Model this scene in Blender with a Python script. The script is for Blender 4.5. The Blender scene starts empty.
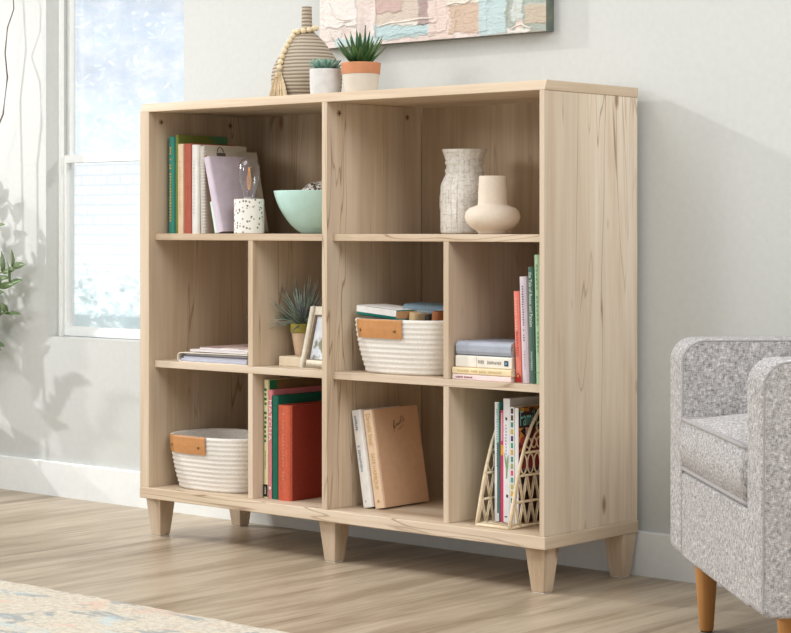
import bpy, bmesh, math, random
from mathutils import Vector, Matrix, Quaternion
random.seed(7)
S = bpy.context.scene
COL = S.collection

# ------------------------------------------------------------------ materials
def srgb(r, g, b):
    f = lambda c: (c/255/12.92) if c/255 <= .04045 else ((c/255+.055)/1.055)**2.4
    return (f(r), f(g), f(b), 1)

def new_mat(name):
    m = bpy.data.materials.new(name); m.use_nodes = True
    nt = m.node_tree
    return m, nt, nt.nodes['Principled BSDF']

def N(nt, kind, **inp):
    n = nt.nodes.new(kind)
    for k, v in inp.items():
        if k in n.inputs: n.inputs[k].default_value = v
        else: setattr(n, k, v)
    return n

def coords(nt, scale=(1, 1, 1), rnd=True, loc=(0, 0, 0)):
    tc = nt.nodes.new('ShaderNodeTexCoord')
    mp = nt.nodes.new('ShaderNodeMapping')
    mp.inputs['Scale'].default_value = scale
    mp.inputs['Location'].default_value = loc
    if rnd:
        oi = nt.nodes.new('ShaderNodeObjectInfo')
        ml = N(nt, 'ShaderNodeVectorMath', operation='MULTIPLY_ADD')
        ml.inputs[0].default_value = (7.3, 3.1, 5.7)
        nt.links.new(oi.outputs['Random'], ml.inputs[1])
        nt.links.new(tc.outputs['Object'], ml.inputs[2])
        nt.links.new(ml.outputs[0], mp.inputs['Vector'])
    else:
        nt.links.new(tc.outputs['Object'], mp.inputs['Vector'])
    return mp.outputs[0]

def ramp(nt, fac, stops):
    r = nt.nodes.new('ShaderNodeValToRGB')
    e = r.color_ramp.elements
    while len(e) < len(stops): e.new(.5)
    for el, (p, c) in zip(e, stops): el.position = p; el.color = c
    nt.links.new(fac, r.inputs['Fac'])
    return r.outputs['Color']

def mix(nt, fac, a, b, blend='MIX'):
    m = nt.nodes.new('ShaderNodeMix'); m.data_type = 'RGBA'; m.blend_type = blend
    for sock, v in ((m.inputs[0], fac), (m.inputs[6], a), (m.inputs[7], b)):
        if isinstance(v, bpy.types.NodeSocket): nt.links.new(v, sock)
        else: sock.default_value = v
    return m.outputs[2]

def bump(nt, bs, height, strength=.3, dist=.002):
    b = N(nt, 'ShaderNodeBump', Strength=strength, Distance=dist)
    nt.links.new(height, b.inputs['Height']); nt.links.new(b.outputs[0], bs.inputs['Normal'])

def noise(nt, vec, scale=5, detail=3, rough=.5, dist=0):
    n = N(nt, 'ShaderNodeTexNoise', Scale=scale, Detail=detail, Roughness=rough, Distortion=dist)
    nt.links.new(vec, n.inputs['Vector'])
    return n.outputs['Fac']

def plain(name, c, rough=.6, spec=.3, var=.06, scale=40, bmp=0):
    """a plain painted / paper / ceramic surface with a faint procedural mottling"""
    m, nt, bs = new_mat(name)
    v = coords(nt)
    f = noise(nt, v, scale, 3)
    d = tuple(x*(1-var) for x in c[:3])+(1,)
    l = tuple(min(1, x*(1+var)) for x in c[:3])+(1,)
    nt.links.new(ramp(nt, f, [(.3, d), (.7, l)]), bs.inputs['Base Color'])
    bs.inputs['Roughness'].default_value = rough
    bs.inputs['Specular IOR Level'].default_value = spec
    if bmp: bump(nt, bs, f, bmp, .002)
    return m

_pc = {}
def P(r, g, b, rough=.6, **k):
    key = (r, g, b, rough, tuple(sorted(k.items())))
    if key not in _pc: _pc[key] = plain('paint_%d_%d_%d' % (r, g, b), srgb(r, g, b), rough, **k)
    return _pc[key]

def wood(name, axis, light=(228, 211, 189), mid=(214, 194, 168), dark=(186, 159, 128), knot=(126, 92, 62), knots=1.0):
    m, nt, bs = new_mat(name)
    sc = [9, 9, 9]; sc[axis] = .55
    v = coords(nt, tuple(sc))
    f = noise(nt, v, 1.6, 5, .6, .35)
    c = ramp(nt, f, [(.28, srgb(*dark)), (.45, srgb(*mid)), (.62, srgb(*light)), (.8, srgb(*mid))])
    sc2 = [70, 70, 70]; sc2[axis] = 2.2
    f2 = noise(nt, coords(nt, tuple(sc2)), 1.5, 3, .6)
    c = mix(nt, .22, c, ramp(nt, f2, [(.35, srgb(*dark)), (.65, srgb(*light))]))
    sc0 = [5, 5, 5]; sc0[axis] = .12
    f0 = noise(nt, coords(nt, tuple(sc0), loc=(2, 7, 4)), 1.3, 2, .5)
    c = mix(nt, ramp(nt, f0, [(.42, (.38, .38, .38, 1)), (.6, (0, 0, 0, 1))]), c, srgb(*[int(q*.86) for q in dark]))
    # thin dark mineral streaks and knots
    sc3 = [11, 11, 11]; sc3[axis] = .9
    v3 = coords(nt, tuple(sc3), loc=(3, 5, 1))
    f3 = noise(nt, v3, 1.1, 2, .5, .8)
    st = ramp(nt, f3, [(.488, (0, 0, 0, 1)), (.5, (1, 1, 1, 1)), (.512, (0, 0, 0, 1))])
    f4 = noise(nt, v3, .6, 1)
    gate = ramp(nt, f4, [(.47, (0, 0, 0, 1)), (.6, (.7*knots,)*3+(1,))])
    c = mix(nt, mix(nt, 1, st, gate, 'MULTIPLY'), c, srgb(*knot))
    sk = [8, 8, 8]; sk[axis] = 3.2
    vo = N(nt, 'ShaderNodeTexVoronoi', Scale=.8); nt.links.new(coords(nt, tuple(sk), loc=(1, 2, 3)), vo.inputs['Vector'])
    kn = ramp(nt, vo.outputs['Distance'], [(.03, (.75*knots,)*3+(1,)), (.075, (0, 0, 0, 1))])
    c = mix(nt, kn, c, srgb(*knot))
    nt.links.new(c, bs.inputs['Base Color'])
    bs.inputs['Roughness'].default_value = .48
    bs.inputs['Specular IOR Level'].default_value = .3
    bump(nt, bs, f2, .08, .001)
    return m

WX, WY, WZ = wood('maple_along_width', 0), wood('maple_along_depth', 1), wood('maple_upright', 2)
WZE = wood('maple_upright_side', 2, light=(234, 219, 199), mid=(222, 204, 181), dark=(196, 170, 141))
WZ_SHADE = wood('maple_upright_shaded', 2, light=(208, 188, 162), mid=(190, 167, 138), dark=(156, 128, 98), knots=1.2)  # same maple, darkened to carry the shade inside the compartments

def wall_mat():
    m, nt, bs = new_mat('wall_paint')
    v = coords(nt, rnd=False)
    f = noise(nt, v, 60, 4)
    nt.links.new(ramp(nt, f, [(.3, srgb(200, 202, 199)), (.7, srgb(204, 206, 203))]), bs.inputs['Base Color'])
    bs.inputs['Roughness'].default_value = .8
    bump(nt, bs, f, .05, .001)
    return m

def floor_mat():
    m, nt, bs = new_mat('floor_planks')
    tc = nt.nodes.new('ShaderNodeTexCoord')
    sx = nt.nodes.new('ShaderNodeSeparateXYZ'); nt.links.new(tc.outputs['Object'], sx.inputs[0])
    dv = N(nt, 'ShaderNodeMath', operation='DIVIDE'); nt.links.new(sx.outputs['X'], dv.inputs[0]); dv.inputs[1].default_value = .19
    fl = N(nt, 'ShaderNodeMath', operation='FLOOR'); nt.links.new(dv.outputs[0], fl.inputs[0])
    fr = N(nt, 'ShaderNodeMath', operation='FRACT'); nt.links.new(dv.outputs[0], fr.inputs[0])
    wn = N(nt, 'ShaderNodeTexWhiteNoise', noise_dimensions='1D'); nt.links.new(fl.outputs[0], wn.inputs['W'])
    ad = N(nt, 'ShaderNodeVectorMath', operation='MULTIPLY_ADD'); nt.links.new(wn.outputs['Color'], ad.inputs[0])
    ad.inputs[1].default_value = (0, 9, 3); nt.links.new(tc.outputs['Object'], ad.inputs[2])
    mp = nt.nodes.new('ShaderNodeMapping'); mp.inputs['Scale'].default_value = (8, .8, 1); nt.links.new(ad.outputs[0], mp.inputs['Vector'])
    f = noise(nt, mp.outputs[0], 1.7, 6, .6, .6)
    c = ramp(nt, f, [(.26, srgb(122, 103, 81)), (.42, srgb(164, 146, 122)), (.6, srgb(197, 181, 158)), (.8, srgb(170, 152, 128))])
    mp2 = nt.nodes.new('ShaderNodeMapping'); mp2.inputs['Scale'].default_value = (90, 3.5, 1); nt.links.new(ad.outputs[0], mp2.inputs['Vector'])
    f2 = noise(nt, mp2.outputs[0], 1.4, 3, .6)
    c = mix(nt, .22, c, ramp(nt, f2, [(.35, srgb(116, 98, 78)), (.65, srgb(202, 187, 165))]))
    seam = ramp(nt, fr.outputs[0], [(0, (1, 1, 1, 1)), (.012, (0, 0, 0, 1)), (.99, (0, 0, 0, 1))])
    sm = N(nt, 'ShaderNodeMath', operation='MULTIPLY'); nt.links.new(seam, sm.inputs[0]); sm.inputs[1].default_value = .45
    c = mix(nt, sm.outputs[0], c, srgb(110, 95, 78))
    nt.links.new(c, bs.inputs['Base Color'])
    bs.inputs['Roughness'].default_value = .36
    bs.inputs['Specular IOR Level'].default_value = .4
    bump(nt, bs, f2, .08, .001)
    return m

def fabric_mat():
    m, nt, bs = new_mat('grey_tweed')
    fs = []
    for sc in ((640, 125, 125), (125, 640, 125), (125, 125, 640)):
        fs.append(noise(nt, coords(nt, sc), 1.0, 1, .5))
    a = N(nt, 'ShaderNodeMath', operation='ADD'); nt.links.new(fs[0], a.inputs[0]); nt.links.new(fs[1], a.inputs[1])
    b = N(nt, 'ShaderNodeMath', operation='ADD'); nt.links.new(a.outputs[0], b.inputs[0]); nt.links.new(fs[2], b.inputs[1])
    d = N(nt, 'ShaderNodeMath', operation='DIVIDE'); nt.links.new(b.outputs[0], d.inputs[0]); d.inputs[1].default_value = 3
    c = ramp(nt, d.outputs[0], [(.34, srgb(112, 110, 109)), (.45, srgb(160, 157, 156)), (.55, srgb(186, 183, 182)), (.66, srgb(222, 220, 218))])
    nt.links.new(c, bs.inputs['Base Color'])
    bs.inputs['Roughness'].default_value = .95
    bs.inputs['Specular IOR Level'].default_value = .1
    bump(nt, bs, d.outputs[0], .25, .001)
    return m

def rug_mat():
    m, nt, bs = new_mat('rug_pile')
    v = coords(nt, (1, 1, 1), rnd=False)
    base = ramp(nt, noise(nt, v, 70, 4, .7), [(.3, srgb(190, 180, 162)), (.6, srgb(220, 211, 194))])
    v2 = coords(nt, (6, 12, 1), rnd=False, loc=(3, 1, 0))
    f = noise(nt, v2, 1.0, 5, .7, .8)
    c = mix(nt, ramp(nt, f, [(.54, (0, 0, 0, 1)), (.6, (.75, .75, .75, 1))]), base, srgb(148, 156, 160))
    v3 = coords(nt, (4, 7, 1), rnd=False, loc=(9, 4, 0))
    f3 = noise(nt, v3, 1.0, 4, .6, .6)
    c = mix(nt, ramp(nt, f3, [(.56, (0, 0, 0, 1)), (.66, (.6, .6, .6, 1))]), c, srgb(226, 186, 165))
    v4 = coords(nt, (4, 8, 1), rnd=False, loc=(2, 14, 0))
    f4 = noise(nt, v4, 1.0, 4, .6, .6)
    c = mix(nt, ramp(nt, f4, [(.58, (0, 0, 0, 1)), (.66, (.6, .6, .6, 1))]), c, srgb(196, 214, 216))
    nt.links.new(c, bs.inputs['Base Color'])
    bs.inputs['Roughness'].default_value = 1
    bump(nt, bs, noise(nt, v, 160, 3), .6, .004)
    return m

def glass_mat(name='pane_glass', tint=(1, 1, 1, 1), gloss=.06):
    m, nt, bs = new_mat(name)
    out = nt.nodes['Material Output']
    tr = N(nt, 'ShaderNodeBsdfTransparent', Color=tint)
    gl = N(nt, 'ShaderNodeBsdfGlossy', Roughness=.02)
    lw = N(nt, 'ShaderNodeLayerWeight', Blend=.35)
    mr = N(nt, 'ShaderNodeMath', operation='MULTIPLY'); nt.links.new(lw.outputs['Fresnel'], mr.inputs[0]); mr.inputs[1].default_value = gloss*10
    ms = nt.nodes.new('ShaderNodeMixShader')
    nt.links.new(mr.outputs[0], ms.inputs[0]); nt.links.new(tr.outputs[0], ms.inputs[1]); nt.links.new(gl.outputs[0], ms.inputs[2])
    nt.links.new(ms.outputs[0], out.inputs['Surface'])
    return m

def glow(name, c, strength):
    m, nt, bs = new_mat(name)
    bs.inputs['Base Color'].default_value = c
    bs.inputs['Emission Color'].default_value = c
    bs.inputs['Emission Strength'].default_value = strength
    return m

# ------------------------------------------------------------------ mesh helpers
class MB:
    def __init__(s): s.v, s.f = [], []
    def add(s, vs, fs, M=None):
        o = len(s.v)
        s.v += [tuple(M @ Vector(p)) if M else tuple(p) for p in vs]
        s.f += [tuple(i+o for i in f) for f in fs]
        return s
    def box(s, x0, x1, y0, y1, z0, z1, M=None):
        vs = [(x, y, z) for z in (z0, z1) for y in (y0, y1) for x in (x0, x1)]
        return s.add(vs, [(0, 2, 3, 1), (4, 5, 7, 6), (0, 1, 5, 4), (2, 6, 7, 3), (0, 4, 6, 2), (1, 3, 7, 5)], M)
    def prism(s, poly, z0, z1, M=None):
        n = len(poly)
        vs = [(x, y, z0) for x, y in poly]+[(x, y, z1) for x, y in poly]
        fs = [tuple(range(n-1, -1, -1)), tuple(range(n, 2*n))]
        fs += [(i, (i+1) % n, n+(i+1) % n, n+i) for i in range(n)]
        return s.add(vs, fs, M)
    def rings(s, rings, closed=True, cap0=False, cap1=False, M=None):
        n = len(rings[0]); vs = [p for r in rings for p in r]; fs = []
        for k in range(len(rings)-1):
            for i in range(n if closed else n-1):
                j = (i+1) % n
                fs.append((k*n+i, k*n+j, (k+1)*n+j, (k+1)*n+i))
        if cap0: fs.append(tuple(range(n-1, -1, -1)))
        if cap1: fs.append(tuple(range((len(rings)-1)*n, len(rings)*n)))
        return s.add(vs, fs, M)
    def lathe(s, prof, seg=40, c=(0, 0, 0), cap0=True, cap1=False, M=None):
        rs = [[(c[0]+r*math.cos(2*math.pi*i/seg), c[1]+r*math.sin(2*math.pi*i/seg), c[2]+z) for i in range(seg)] for r, z in prof]
        return s.rings(rs, True, cap0, cap1, M)
    def sphere(s, c, r, seg=16, rows=10, sz=1):
        pr = [(max(1e-5, r*math.sin(math.pi*k/rows)), -r*sz*math.cos(math.pi*k/rows)) for k in range(rows+1)]
        return s.lathe(pr, seg, c, False, False)
    def tube(s, pts, r, seg=8, closed=False):
        pts = [Vector(p) for p in pts]; n = len(pts); rings = []
        up = Vector((.13, .21, .97))
        for i, p in enumerate(pts):
            if closed: t = pts[(i+1) % n]-pts[i-1]
            else: t = pts[min(i+1, n-1)]-pts[max(i-1, 0)]
            t.normalize()
            a = t.cross(up)
            if a.length < 1e-3: a = t.cross(Vector((1, 0, 0)))
            a.normalize(); b = t.cross(a)
            rr = r[i] if isinstance(r, (list, tuple)) else r
            rings.append([tuple(p+a*rr*math.cos(2*math.pi*k/seg)+b*rr*math.sin(2*math.pi*k/seg)) for k in range(seg)])
        if closed: rings.append(rings[0])
        return s.rings(rings, True, not closed, not closed)
    def blade(s, base, d, side, L, w, droop=.0, fold=.3, seg=7, point=1.0, tipw=.0):
        """leaf blade from base along d, width w, bending down by droop"""
        base, d = Vector(base), Vector(d).normalized(); side = Vector(side)
        side = (side-d*side.dot(d)).normalized(); nrm = side.cross(d)
        vs, fs = [], []
        for i in range(seg+1):
            t = i/seg
            c = base+d*(L*t)+Vector((0, 0, -droop*L*t*t))
            ww = w*.5*max(tipw, (1-t**(2.2*point)))*(.55+.45*min(1, t*3.2))
            vs += [tuple(c-side*ww+nrm*fold*ww), tuple(c), tuple(c+side*ww+nrm*fold*ww)]
        for i in range(seg):
            a = i*3
            fs += [(a, a+1, a+4, a+3), (a+1, a+2, a+5, a+4)]
        return s.add(vs, fs)
    def build(s, name, mat, parent=None, smooth=False, bevel=0, bseg=2, subsurf=0, solid=0):
        me = bpy.data.meshes.new(name)
        me.from_pydata(s.v, [], s.f); me.update()
        bm = bmesh.new(); bm.from_mesh(me)
        bmesh.ops.remove_doubles(bm, verts=bm.verts, dist=1e-6)
        bmesh.ops.recalc_face_normals(bm, faces=bm.faces)
        bm.to_mesh(me); bm.free()
        if smooth: me.polygons.foreach_set('use_smooth', [True]*len(me.polygons))
        o = bpy.data.objects.new(name, me); COL.objects.link(o)
        o.data.materials.append(mat)
        if parent: o.parent = parent
        if solid:
            k = o.modifiers.new('solid', 'SOLIDIFY'); k.thickness = solid; k.offset = 0
        if bevel:
            b = o.modifiers.new('bevel', 'BEVEL'); b.width = bevel; b.segments = bseg; b.limit_method = 'ANGLE'; b.angle_limit = math.radians(40)
            me.polygons.foreach_set('use_smooth', [True]*len(me.polygons))
            w = o.modifiers.new('wn', 'WEIGHTED_NORMAL'); w.keep_sharp = True
        if subsurf:
            b = o.modifiers.new('sub', 'SUBSURF'); b.levels = b.render_levels = subsurf
        return o

def tag(o, label=None, cat=None, group=None, kind=None):
    if label: o['label'] = label
    if cat: o['category'] = cat
    if group: o['group'] = group
    if kind: o['kind'] = kind
    return o

def thing(name, label, cat, loc=(0, 0, 0), rot=(0, 0, 0), group=None):
    o = bpy.data.objects.new(name, None); COL.objects.link(o)
    o.empty_display_size = .05
    o.location = loc; o.rotation_euler = rot
    return tag(o, label, cat, group)

def struct(o): o['kind'] = 'structure'; return o

def text(s, name, size, mat, parent, origin, right, up, sx=1.0, align='LEFT', spacing=1.0):
    cu = bpy.data.curves.new('lettering', 'FONT'); cu.body = s; cu.size = size; cu.align_x = align; cu.align_y = 'CENTER'
    cu.space_character = spacing
    t = bpy.data.objects.new('lettering', cu)
    me = bpy.data.meshes.new_from_object(t)
    bpy.data.objects.remove(t); bpy.data.curves.remove(cu)
    R, U = Vector(right), Vector(up)
    for v in me.vertices:
        v.co = Vector(origin)+R*(v.co.x*sx)+U*v.co.y
    o = bpy.data.objects.new(name, me); COL.objects.link(o); me.materials.clear(); me.materials.append(mat); o.parent = parent
    return o

DOWN, RIGHT, UP, LEFT, BACK = (0, 0, -1), (1, 0, 0), (0, 0, 1), (-1, 0, 0), (0, 1, 0)

# ------------------------------------------------------------------ camera
cd = bpy.data.cameras.new('camera'); cam = bpy.data.objects.new('camera', cd); COL.objects.link(cam)
cd.sensor_width = 36; cd.lens = 2023.95/791*36
cd.shift_y = -(316.5-228.4)/791
cam.location = (4.2244, -3.7418, .8521)
cam.rotation_euler = (math.pi/2, 0, .7203)
cd.clip_end = 200
S.camera = cam

# ------------------------------------------------------------------ the room
YW = .4017
wm = wall_mat(); white = P(240, 242, 240, .5, var=.02)
W0, W1, Z0, Z1 = -.905, -.256, .505, 1.95      # window opening
b = MB()
for x0, x1, z0, z1 in ((-3.2, W0, 0, 3.0), (W1, 6.2, 0, 3.0), (W0, W1, 0, Z0), (W0, W1, Z1, 3.0)):
    b.box(x0, x1, YW, YW+.086, z0, z1)
struct(b.build('wall_back', wm))
b = MB().box(-3.2, 6.2, -4.6, YW+.11, -.08, 0)
struct(b.build('floor', floor_mat()))
b = MB()
b.add([(-3.2, YW, 0), (-3.2, YW-.016, 0), (-3.2, YW-.016, .1055), (-3.2, YW-.0135, .108), (-3.2, YW, .108),
       (6.2, YW, 0), (6.2, YW-.016, 0), (6.2, YW-.016, .1055), (6.2, YW-.0135, .108), (6.2, YW, .108)],
      [(4, 3, 2, 1, 0), (5, 6, 7, 8, 9)]+[(i, (i+1) % 5, 5+(i+1) % 5, 5+i) for i in range(5)])
struct(b.build('baseboard_back', P(238, 241, 240, .45, var=.02)))

# window: two sashes set back in the opening
win = bpy.data.objects.new('window_1', None); COL.objects.link(win); struct(win); win.location = ((W0+W1)/2, YW, Z0)
ox, oy, oz = win.location
YS = YW+.065
b = MB()
b.box(W0-.03-ox, W1+.03-ox, .1072, .118, -.03, -.002); b.box(W0-.03-ox, W0-.002-ox, .1072, .118, -.002, Z1-Z0); b.box(W1+.002-ox, W1+.03-ox, .1072, .118, -.002, Z1-Z0)
b.build('window_frame', white, win)
def sash(name, y, z0, z1, rail0, rail1, stile=.072):
    b = MB(); x0, x1 = W0-ox+.001, W1-ox-.001
    b.box(x0, x0+stile, y, y+.02, z0, z1); b.box(x1-.05, x1, y, y+.02, z0, z1)
    b.box(x0+stile, x1-.05, y, y+.02, z0, z0+rail0); b.box(x0+stile, x1-.05, y, y+.02, z1-rail1, z1)
    o = b.build(name, white, win)
    g = MB().box(x0+stile-.004, x1-.046, y+.009, y+.012, z0+rail0-.004, z1-rail1+.004)
    g.build('pane', glass_mat(), o)
    return o
sash('lower_sash', .065, .002, 1.088-Z0, .03, .024, .022)
sash('upper_sash', .0865, 1.064-Z0, Z1-Z0-.002, .024, .04, .018)
# side casing bead on the left return
MB().box(W0-ox, W0-ox+.012, .052, .064, 0, Z1-Z0).build('stop_bead', white, win)

# ------------------------------------------------------------------ outdoors (seen through the window)
def brick_mat():
    m, nt, bs = new_mat('overexposed_brick')
    tc = nt.nodes.new('ShaderNodeTexCoord')
    mp = nt.nodes.new('ShaderNodeMapping'); mp.inputs['Rotation'].default_value = (math.pi/2, 0, 0); nt.links.new(tc.outputs['Object'], mp.inputs[0])
    bk = N(nt, 'ShaderNodeTexBrick', Scale=4.0)
    bk.inputs['Color1'].default_value = srgb(250, 250, 252); bk.inputs['Color2'].default_value = srgb(240, 243, 248); bk.inputs['Mortar'].default_value = srgb(225, 232, 240)
    nt.links.new(mp.outputs[0], bk.inputs['Vector'])
    nt.links.new(bk.outputs['Color'], bs.inputs['Base Color'])
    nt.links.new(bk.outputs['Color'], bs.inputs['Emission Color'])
    bs.inputs['Emission Strength'].default_value = 1.0  # emission makes the brick look overexposed by daylight
    return m
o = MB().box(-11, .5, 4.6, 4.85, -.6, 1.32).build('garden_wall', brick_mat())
tag(o, 'pale overexposed brick garden wall outside the window', 'wall')
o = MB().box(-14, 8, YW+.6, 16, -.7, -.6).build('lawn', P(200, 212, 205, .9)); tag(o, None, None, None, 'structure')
hed = thing('hedge', 'pale leafy hedge seen through the lower window pane', 'hedge', (-4.2, 4.0, -.6))
b = MB(); rnd = random.Random(3)
for i in range(2600):
    x = rnd.uniform(-1.9, 1.9); zt = 1.2+.1*math.sin(x*3)+.07*math.sin(x*9+1)
    y = rnd.uniform(-.3, .3); z = zt*(rnd.random()**.6)+rnd.uniform(-.02, .05)
    d = Vector((rnd.uniform(-1, 1), rnd.uniform(-1, .2), rnd.uniform(-.3, 1)))
    b.blade((x, y, max(.02, z)), d, (rnd.uniform(-1, 1), rnd.uniform(-1, 1), rnd.uniform(-1, 1)), .07, .04, .2, .2, 2)
hm, nt, bs = new_mat('hedge_leaves')
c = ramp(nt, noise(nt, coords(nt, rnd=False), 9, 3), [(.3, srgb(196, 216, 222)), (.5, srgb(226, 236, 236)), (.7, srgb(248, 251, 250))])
nt.links.new(c, bs.inputs['Base Color']); nt.links.new(c, bs.inputs['Emission Color']); bs.inputs['Emission Strength'].default_value = .78  # leaves given a glow so they look overexposed outdoors
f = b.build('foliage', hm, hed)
core_h = glow('hedge_core_glow', srgb(214, 228, 230), .45)  # dimmer glow stands in for daylight inside the hedge
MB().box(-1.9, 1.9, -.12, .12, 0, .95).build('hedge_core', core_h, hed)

fm, nt, bs = new_mat('frosted_leaves')
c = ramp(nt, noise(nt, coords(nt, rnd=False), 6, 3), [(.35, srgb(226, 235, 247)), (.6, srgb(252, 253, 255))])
nt.links.new(c, bs.inputs['Base Color']); nt.links.new(c, bs.inputs['Emission Color']); bs.inputs['Emission Strength'].default_value = .75  # emission stands in for strong daylight on the frosted leaves
t = thing('tree', 'white frosted tree outside the upper window pane behind the garden wall', 'tree', (-8.05, 7.2, -.6))
b = MB(); rnd = random.Random(20)
for i in range(6500):
    a = rnd.uniform(0, 2*math.pi); z = 1.5+2.6*rnd.random(); rr = 1.75*math.sqrt(rnd.uniform(.55, 1))
    x, y = rr*math.cos(a), -abs(rr*math.sin(a))*.8
    if math.sin(x*5+z*4)*math.sin(z*6-x*3) < -.3 and rnd.random() < .7: continue
    b.blade((x, y, z), (rnd.uniform(-1, 1), rnd.uniform(-1, 1), rnd.uniform(-1, 1)), (rnd.uniform(-1, 1), rnd.uniform(-1, 1), .3), .06, .03, .1, .2, 2)
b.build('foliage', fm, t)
core, nt, bs = new_mat('sky_glow_foliage')
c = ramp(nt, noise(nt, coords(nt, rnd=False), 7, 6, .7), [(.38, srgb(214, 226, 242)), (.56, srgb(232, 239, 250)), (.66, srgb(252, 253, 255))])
nt.links.new(c, bs.inputs['Base Color']); nt.links.new(c, bs.inputs['Emission Color']); bs.inputs['Emission Strength'].default_value = .72  # pale blue glow of the crown stands in for bright sky haze
b = MB()
pr = [(max(.002, 1.6*math.sin(math.pi*k/16)**.6) if 0 < k < 16 else .002, 1.2+3.2*k/16) for k in range(17)]
b.lathe(pr, 40); b.v = [(x*(1+.08*math.sin(x*7+z*5)), y*(.8+.08*math.sin(z*8+x*4)), z+.05*math.sin(x*9)) for x, y, z in b.v]
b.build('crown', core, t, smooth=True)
b = MB(); b.tube([(0, 0, 0), (.03, 0, .9), (-.02, .02, 1.6), (.05, 0, 2.2)], [.11, .10, .08, .05], 8)
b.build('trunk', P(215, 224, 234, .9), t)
t.scale = (1.7, 1, 1.05)

# ------------------------------------------------------------------ rug
b = MB()
nx = 120
xs = [-2.2+4.2*i/nx for i in range(nx+1)]
edge = [-.728+.0035*math.sin(x*31)+.002*math.sin(x*77) for x in xs]
top = [(x, e, .012) for x, e in zip(xs, edge)]; top2 = [(x, -2.6, .012) for x in xs]
bot = [(x, e+.002, .0005) for x, e in zip(xs, edge)]; bot2 = [(x, -2.6, .0005) for x in xs]
b.rings([bot2, bot, top, top2, bot2], closed=False)
o = b.build('area_rug', rug_mat()); tag(o, 'cream area rug with faded blue grey and coral pattern on the wood floor', 'rug')

# ------------------------------------------------------------------ the bookcase
BX, BY = .7, .19
bc = thing('bookcase', 'wide light maple bookcase with ten open compartments on tapered legs', 'bookcase', (BX, BY, 0))
def bbox(name, mat, x0, x1, y0, y1, z0, z1, bevel=.0012, parent=bc):
    return MB().box(x0-BX, x1-BX, y0-BY, y1-BY, z0, z1).build(name, mat, parent, bevel=bevel)
ZT0, ZT1, ZB0, ZB1 = 1.1729, 1.1965, .1081, .1385
XL, XC0, XC1, XR, WW, DD, SB = .0365, .6914, .7089, 1.3836, 1.4, .378, .0219
def end_faces(o, mat):
    o.data.materials.append(mat)
    for p in o.data.polygons:
        if abs(p.normal.x) > .9: p.material_index = 1
# top panel with a chamfered front
b = MB()
pr = [(0, ZT0), (DD, ZT0), (DD, ZT1), (.008, ZT1), (.001, ZT0+.006)]
b.add([(-BX, y-BY, z) for y, z in pr]+[(WW-BX, y-BY, z) for y, z in pr],
      [(4, 3, 2, 1, 0), (5, 6, 7, 8, 9)]+[(i, (i+1) % 5, 5+(i+1) % 5, 5+i) for i in range(5)])
end_faces(b.build('top_panel', WX, bc, bevel=.001), WY)
end_faces(bbox('base_panel', WX, 0, WW+.0015, -.002, DD, ZB0, ZB1, .0025), WY)
bbox('side_panel', WZ, 0, XL, 0, DD, ZB1, ZT0)
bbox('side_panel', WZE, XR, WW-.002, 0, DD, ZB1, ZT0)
bbox('center_panel', WZ, XC0, XC1, 0, DD-.008, ZB1, ZT0)
for a, c in ((XL, XC0), (XC1, XR)):
    bbox('back_panel', WZ_SHADE, a, c, .371, .3775, ZB1, ZT0, 0)
    bbox('shelf', WX, a, c, SB, .3705, .8200, .8380)
    bbox('shelf', WX, a, c, SB, .3705, .4690, .4875)
for a, c in ((.4027, .4200), (1.0755, 1.0925)):
    bbox('divider', WZ, a, c, SB, .3705, ZB1, .4690)
    bbox('divider', WZ, a, c, SB, .3705, .4875, .8200)
def leg(cx, cy, fx, fy, tw=.058, bw=.036):
    """tapered square leg; fx, fy = the plumb outer faces"""
    b = MB()
    def sq(w, z, k):
        x0, x1 = cx-w/2, cx+w/2; y0, y1 = cy-w/2, cy+w/2
        return [(x0-BX, y0-BY, z), (x1-BX, y0-BY, z), (x1-BX, y1-BY, z), (x0-BX, y1-BY, z)]
    b.rings([sq(bw, 0.002, 0), sq(tw, ZB0-.003, 1), sq(tw+.001, ZB0, 1)], True, True, True)
    o = b.build('leg', WZ, bc, bevel=.002)
    MB().box(cx-bw/2+.002-BX, cx+bw/2-.002-BX, cy-bw/2+.002-BY, cy+bw/2-.002-BY, 0, .002).build('foot_pad', P(225, 222, 215), o)
for lx, ly in ((.030, .050), (.689, .050), (1.354, .050), (.058, .330), (1.368, .347)):
    leg(lx, ly, 0, 0)
# cam fasteners inside the top compartments
dk = P(70, 60, 50, .4); lt = P(176, 152, 122, .5)
for x, y in ((XL, .045), (XL, .31), (XC1, .045), (XC1, .31)):
    M = Matrix.Translation((x-BX, y-BY, 1.146)) @ Matrix.Rotation(math.pi/2, 4, 'Y')
    o = MB().lathe([(.0085, 0), (.0085, .0012), (.0075, .0016), (.0005, .0016)], 16, M=M).build('cam_cover', lt, bc)
    b = MB(); b.box(-.0055, .0055, -.0014, .0014, .0016, .002, M=M); b.box(-.0014, .0014, -.0055, .0055, .0016, .002, M=M)
    b.build('cross_slot', dk, o)

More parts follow.
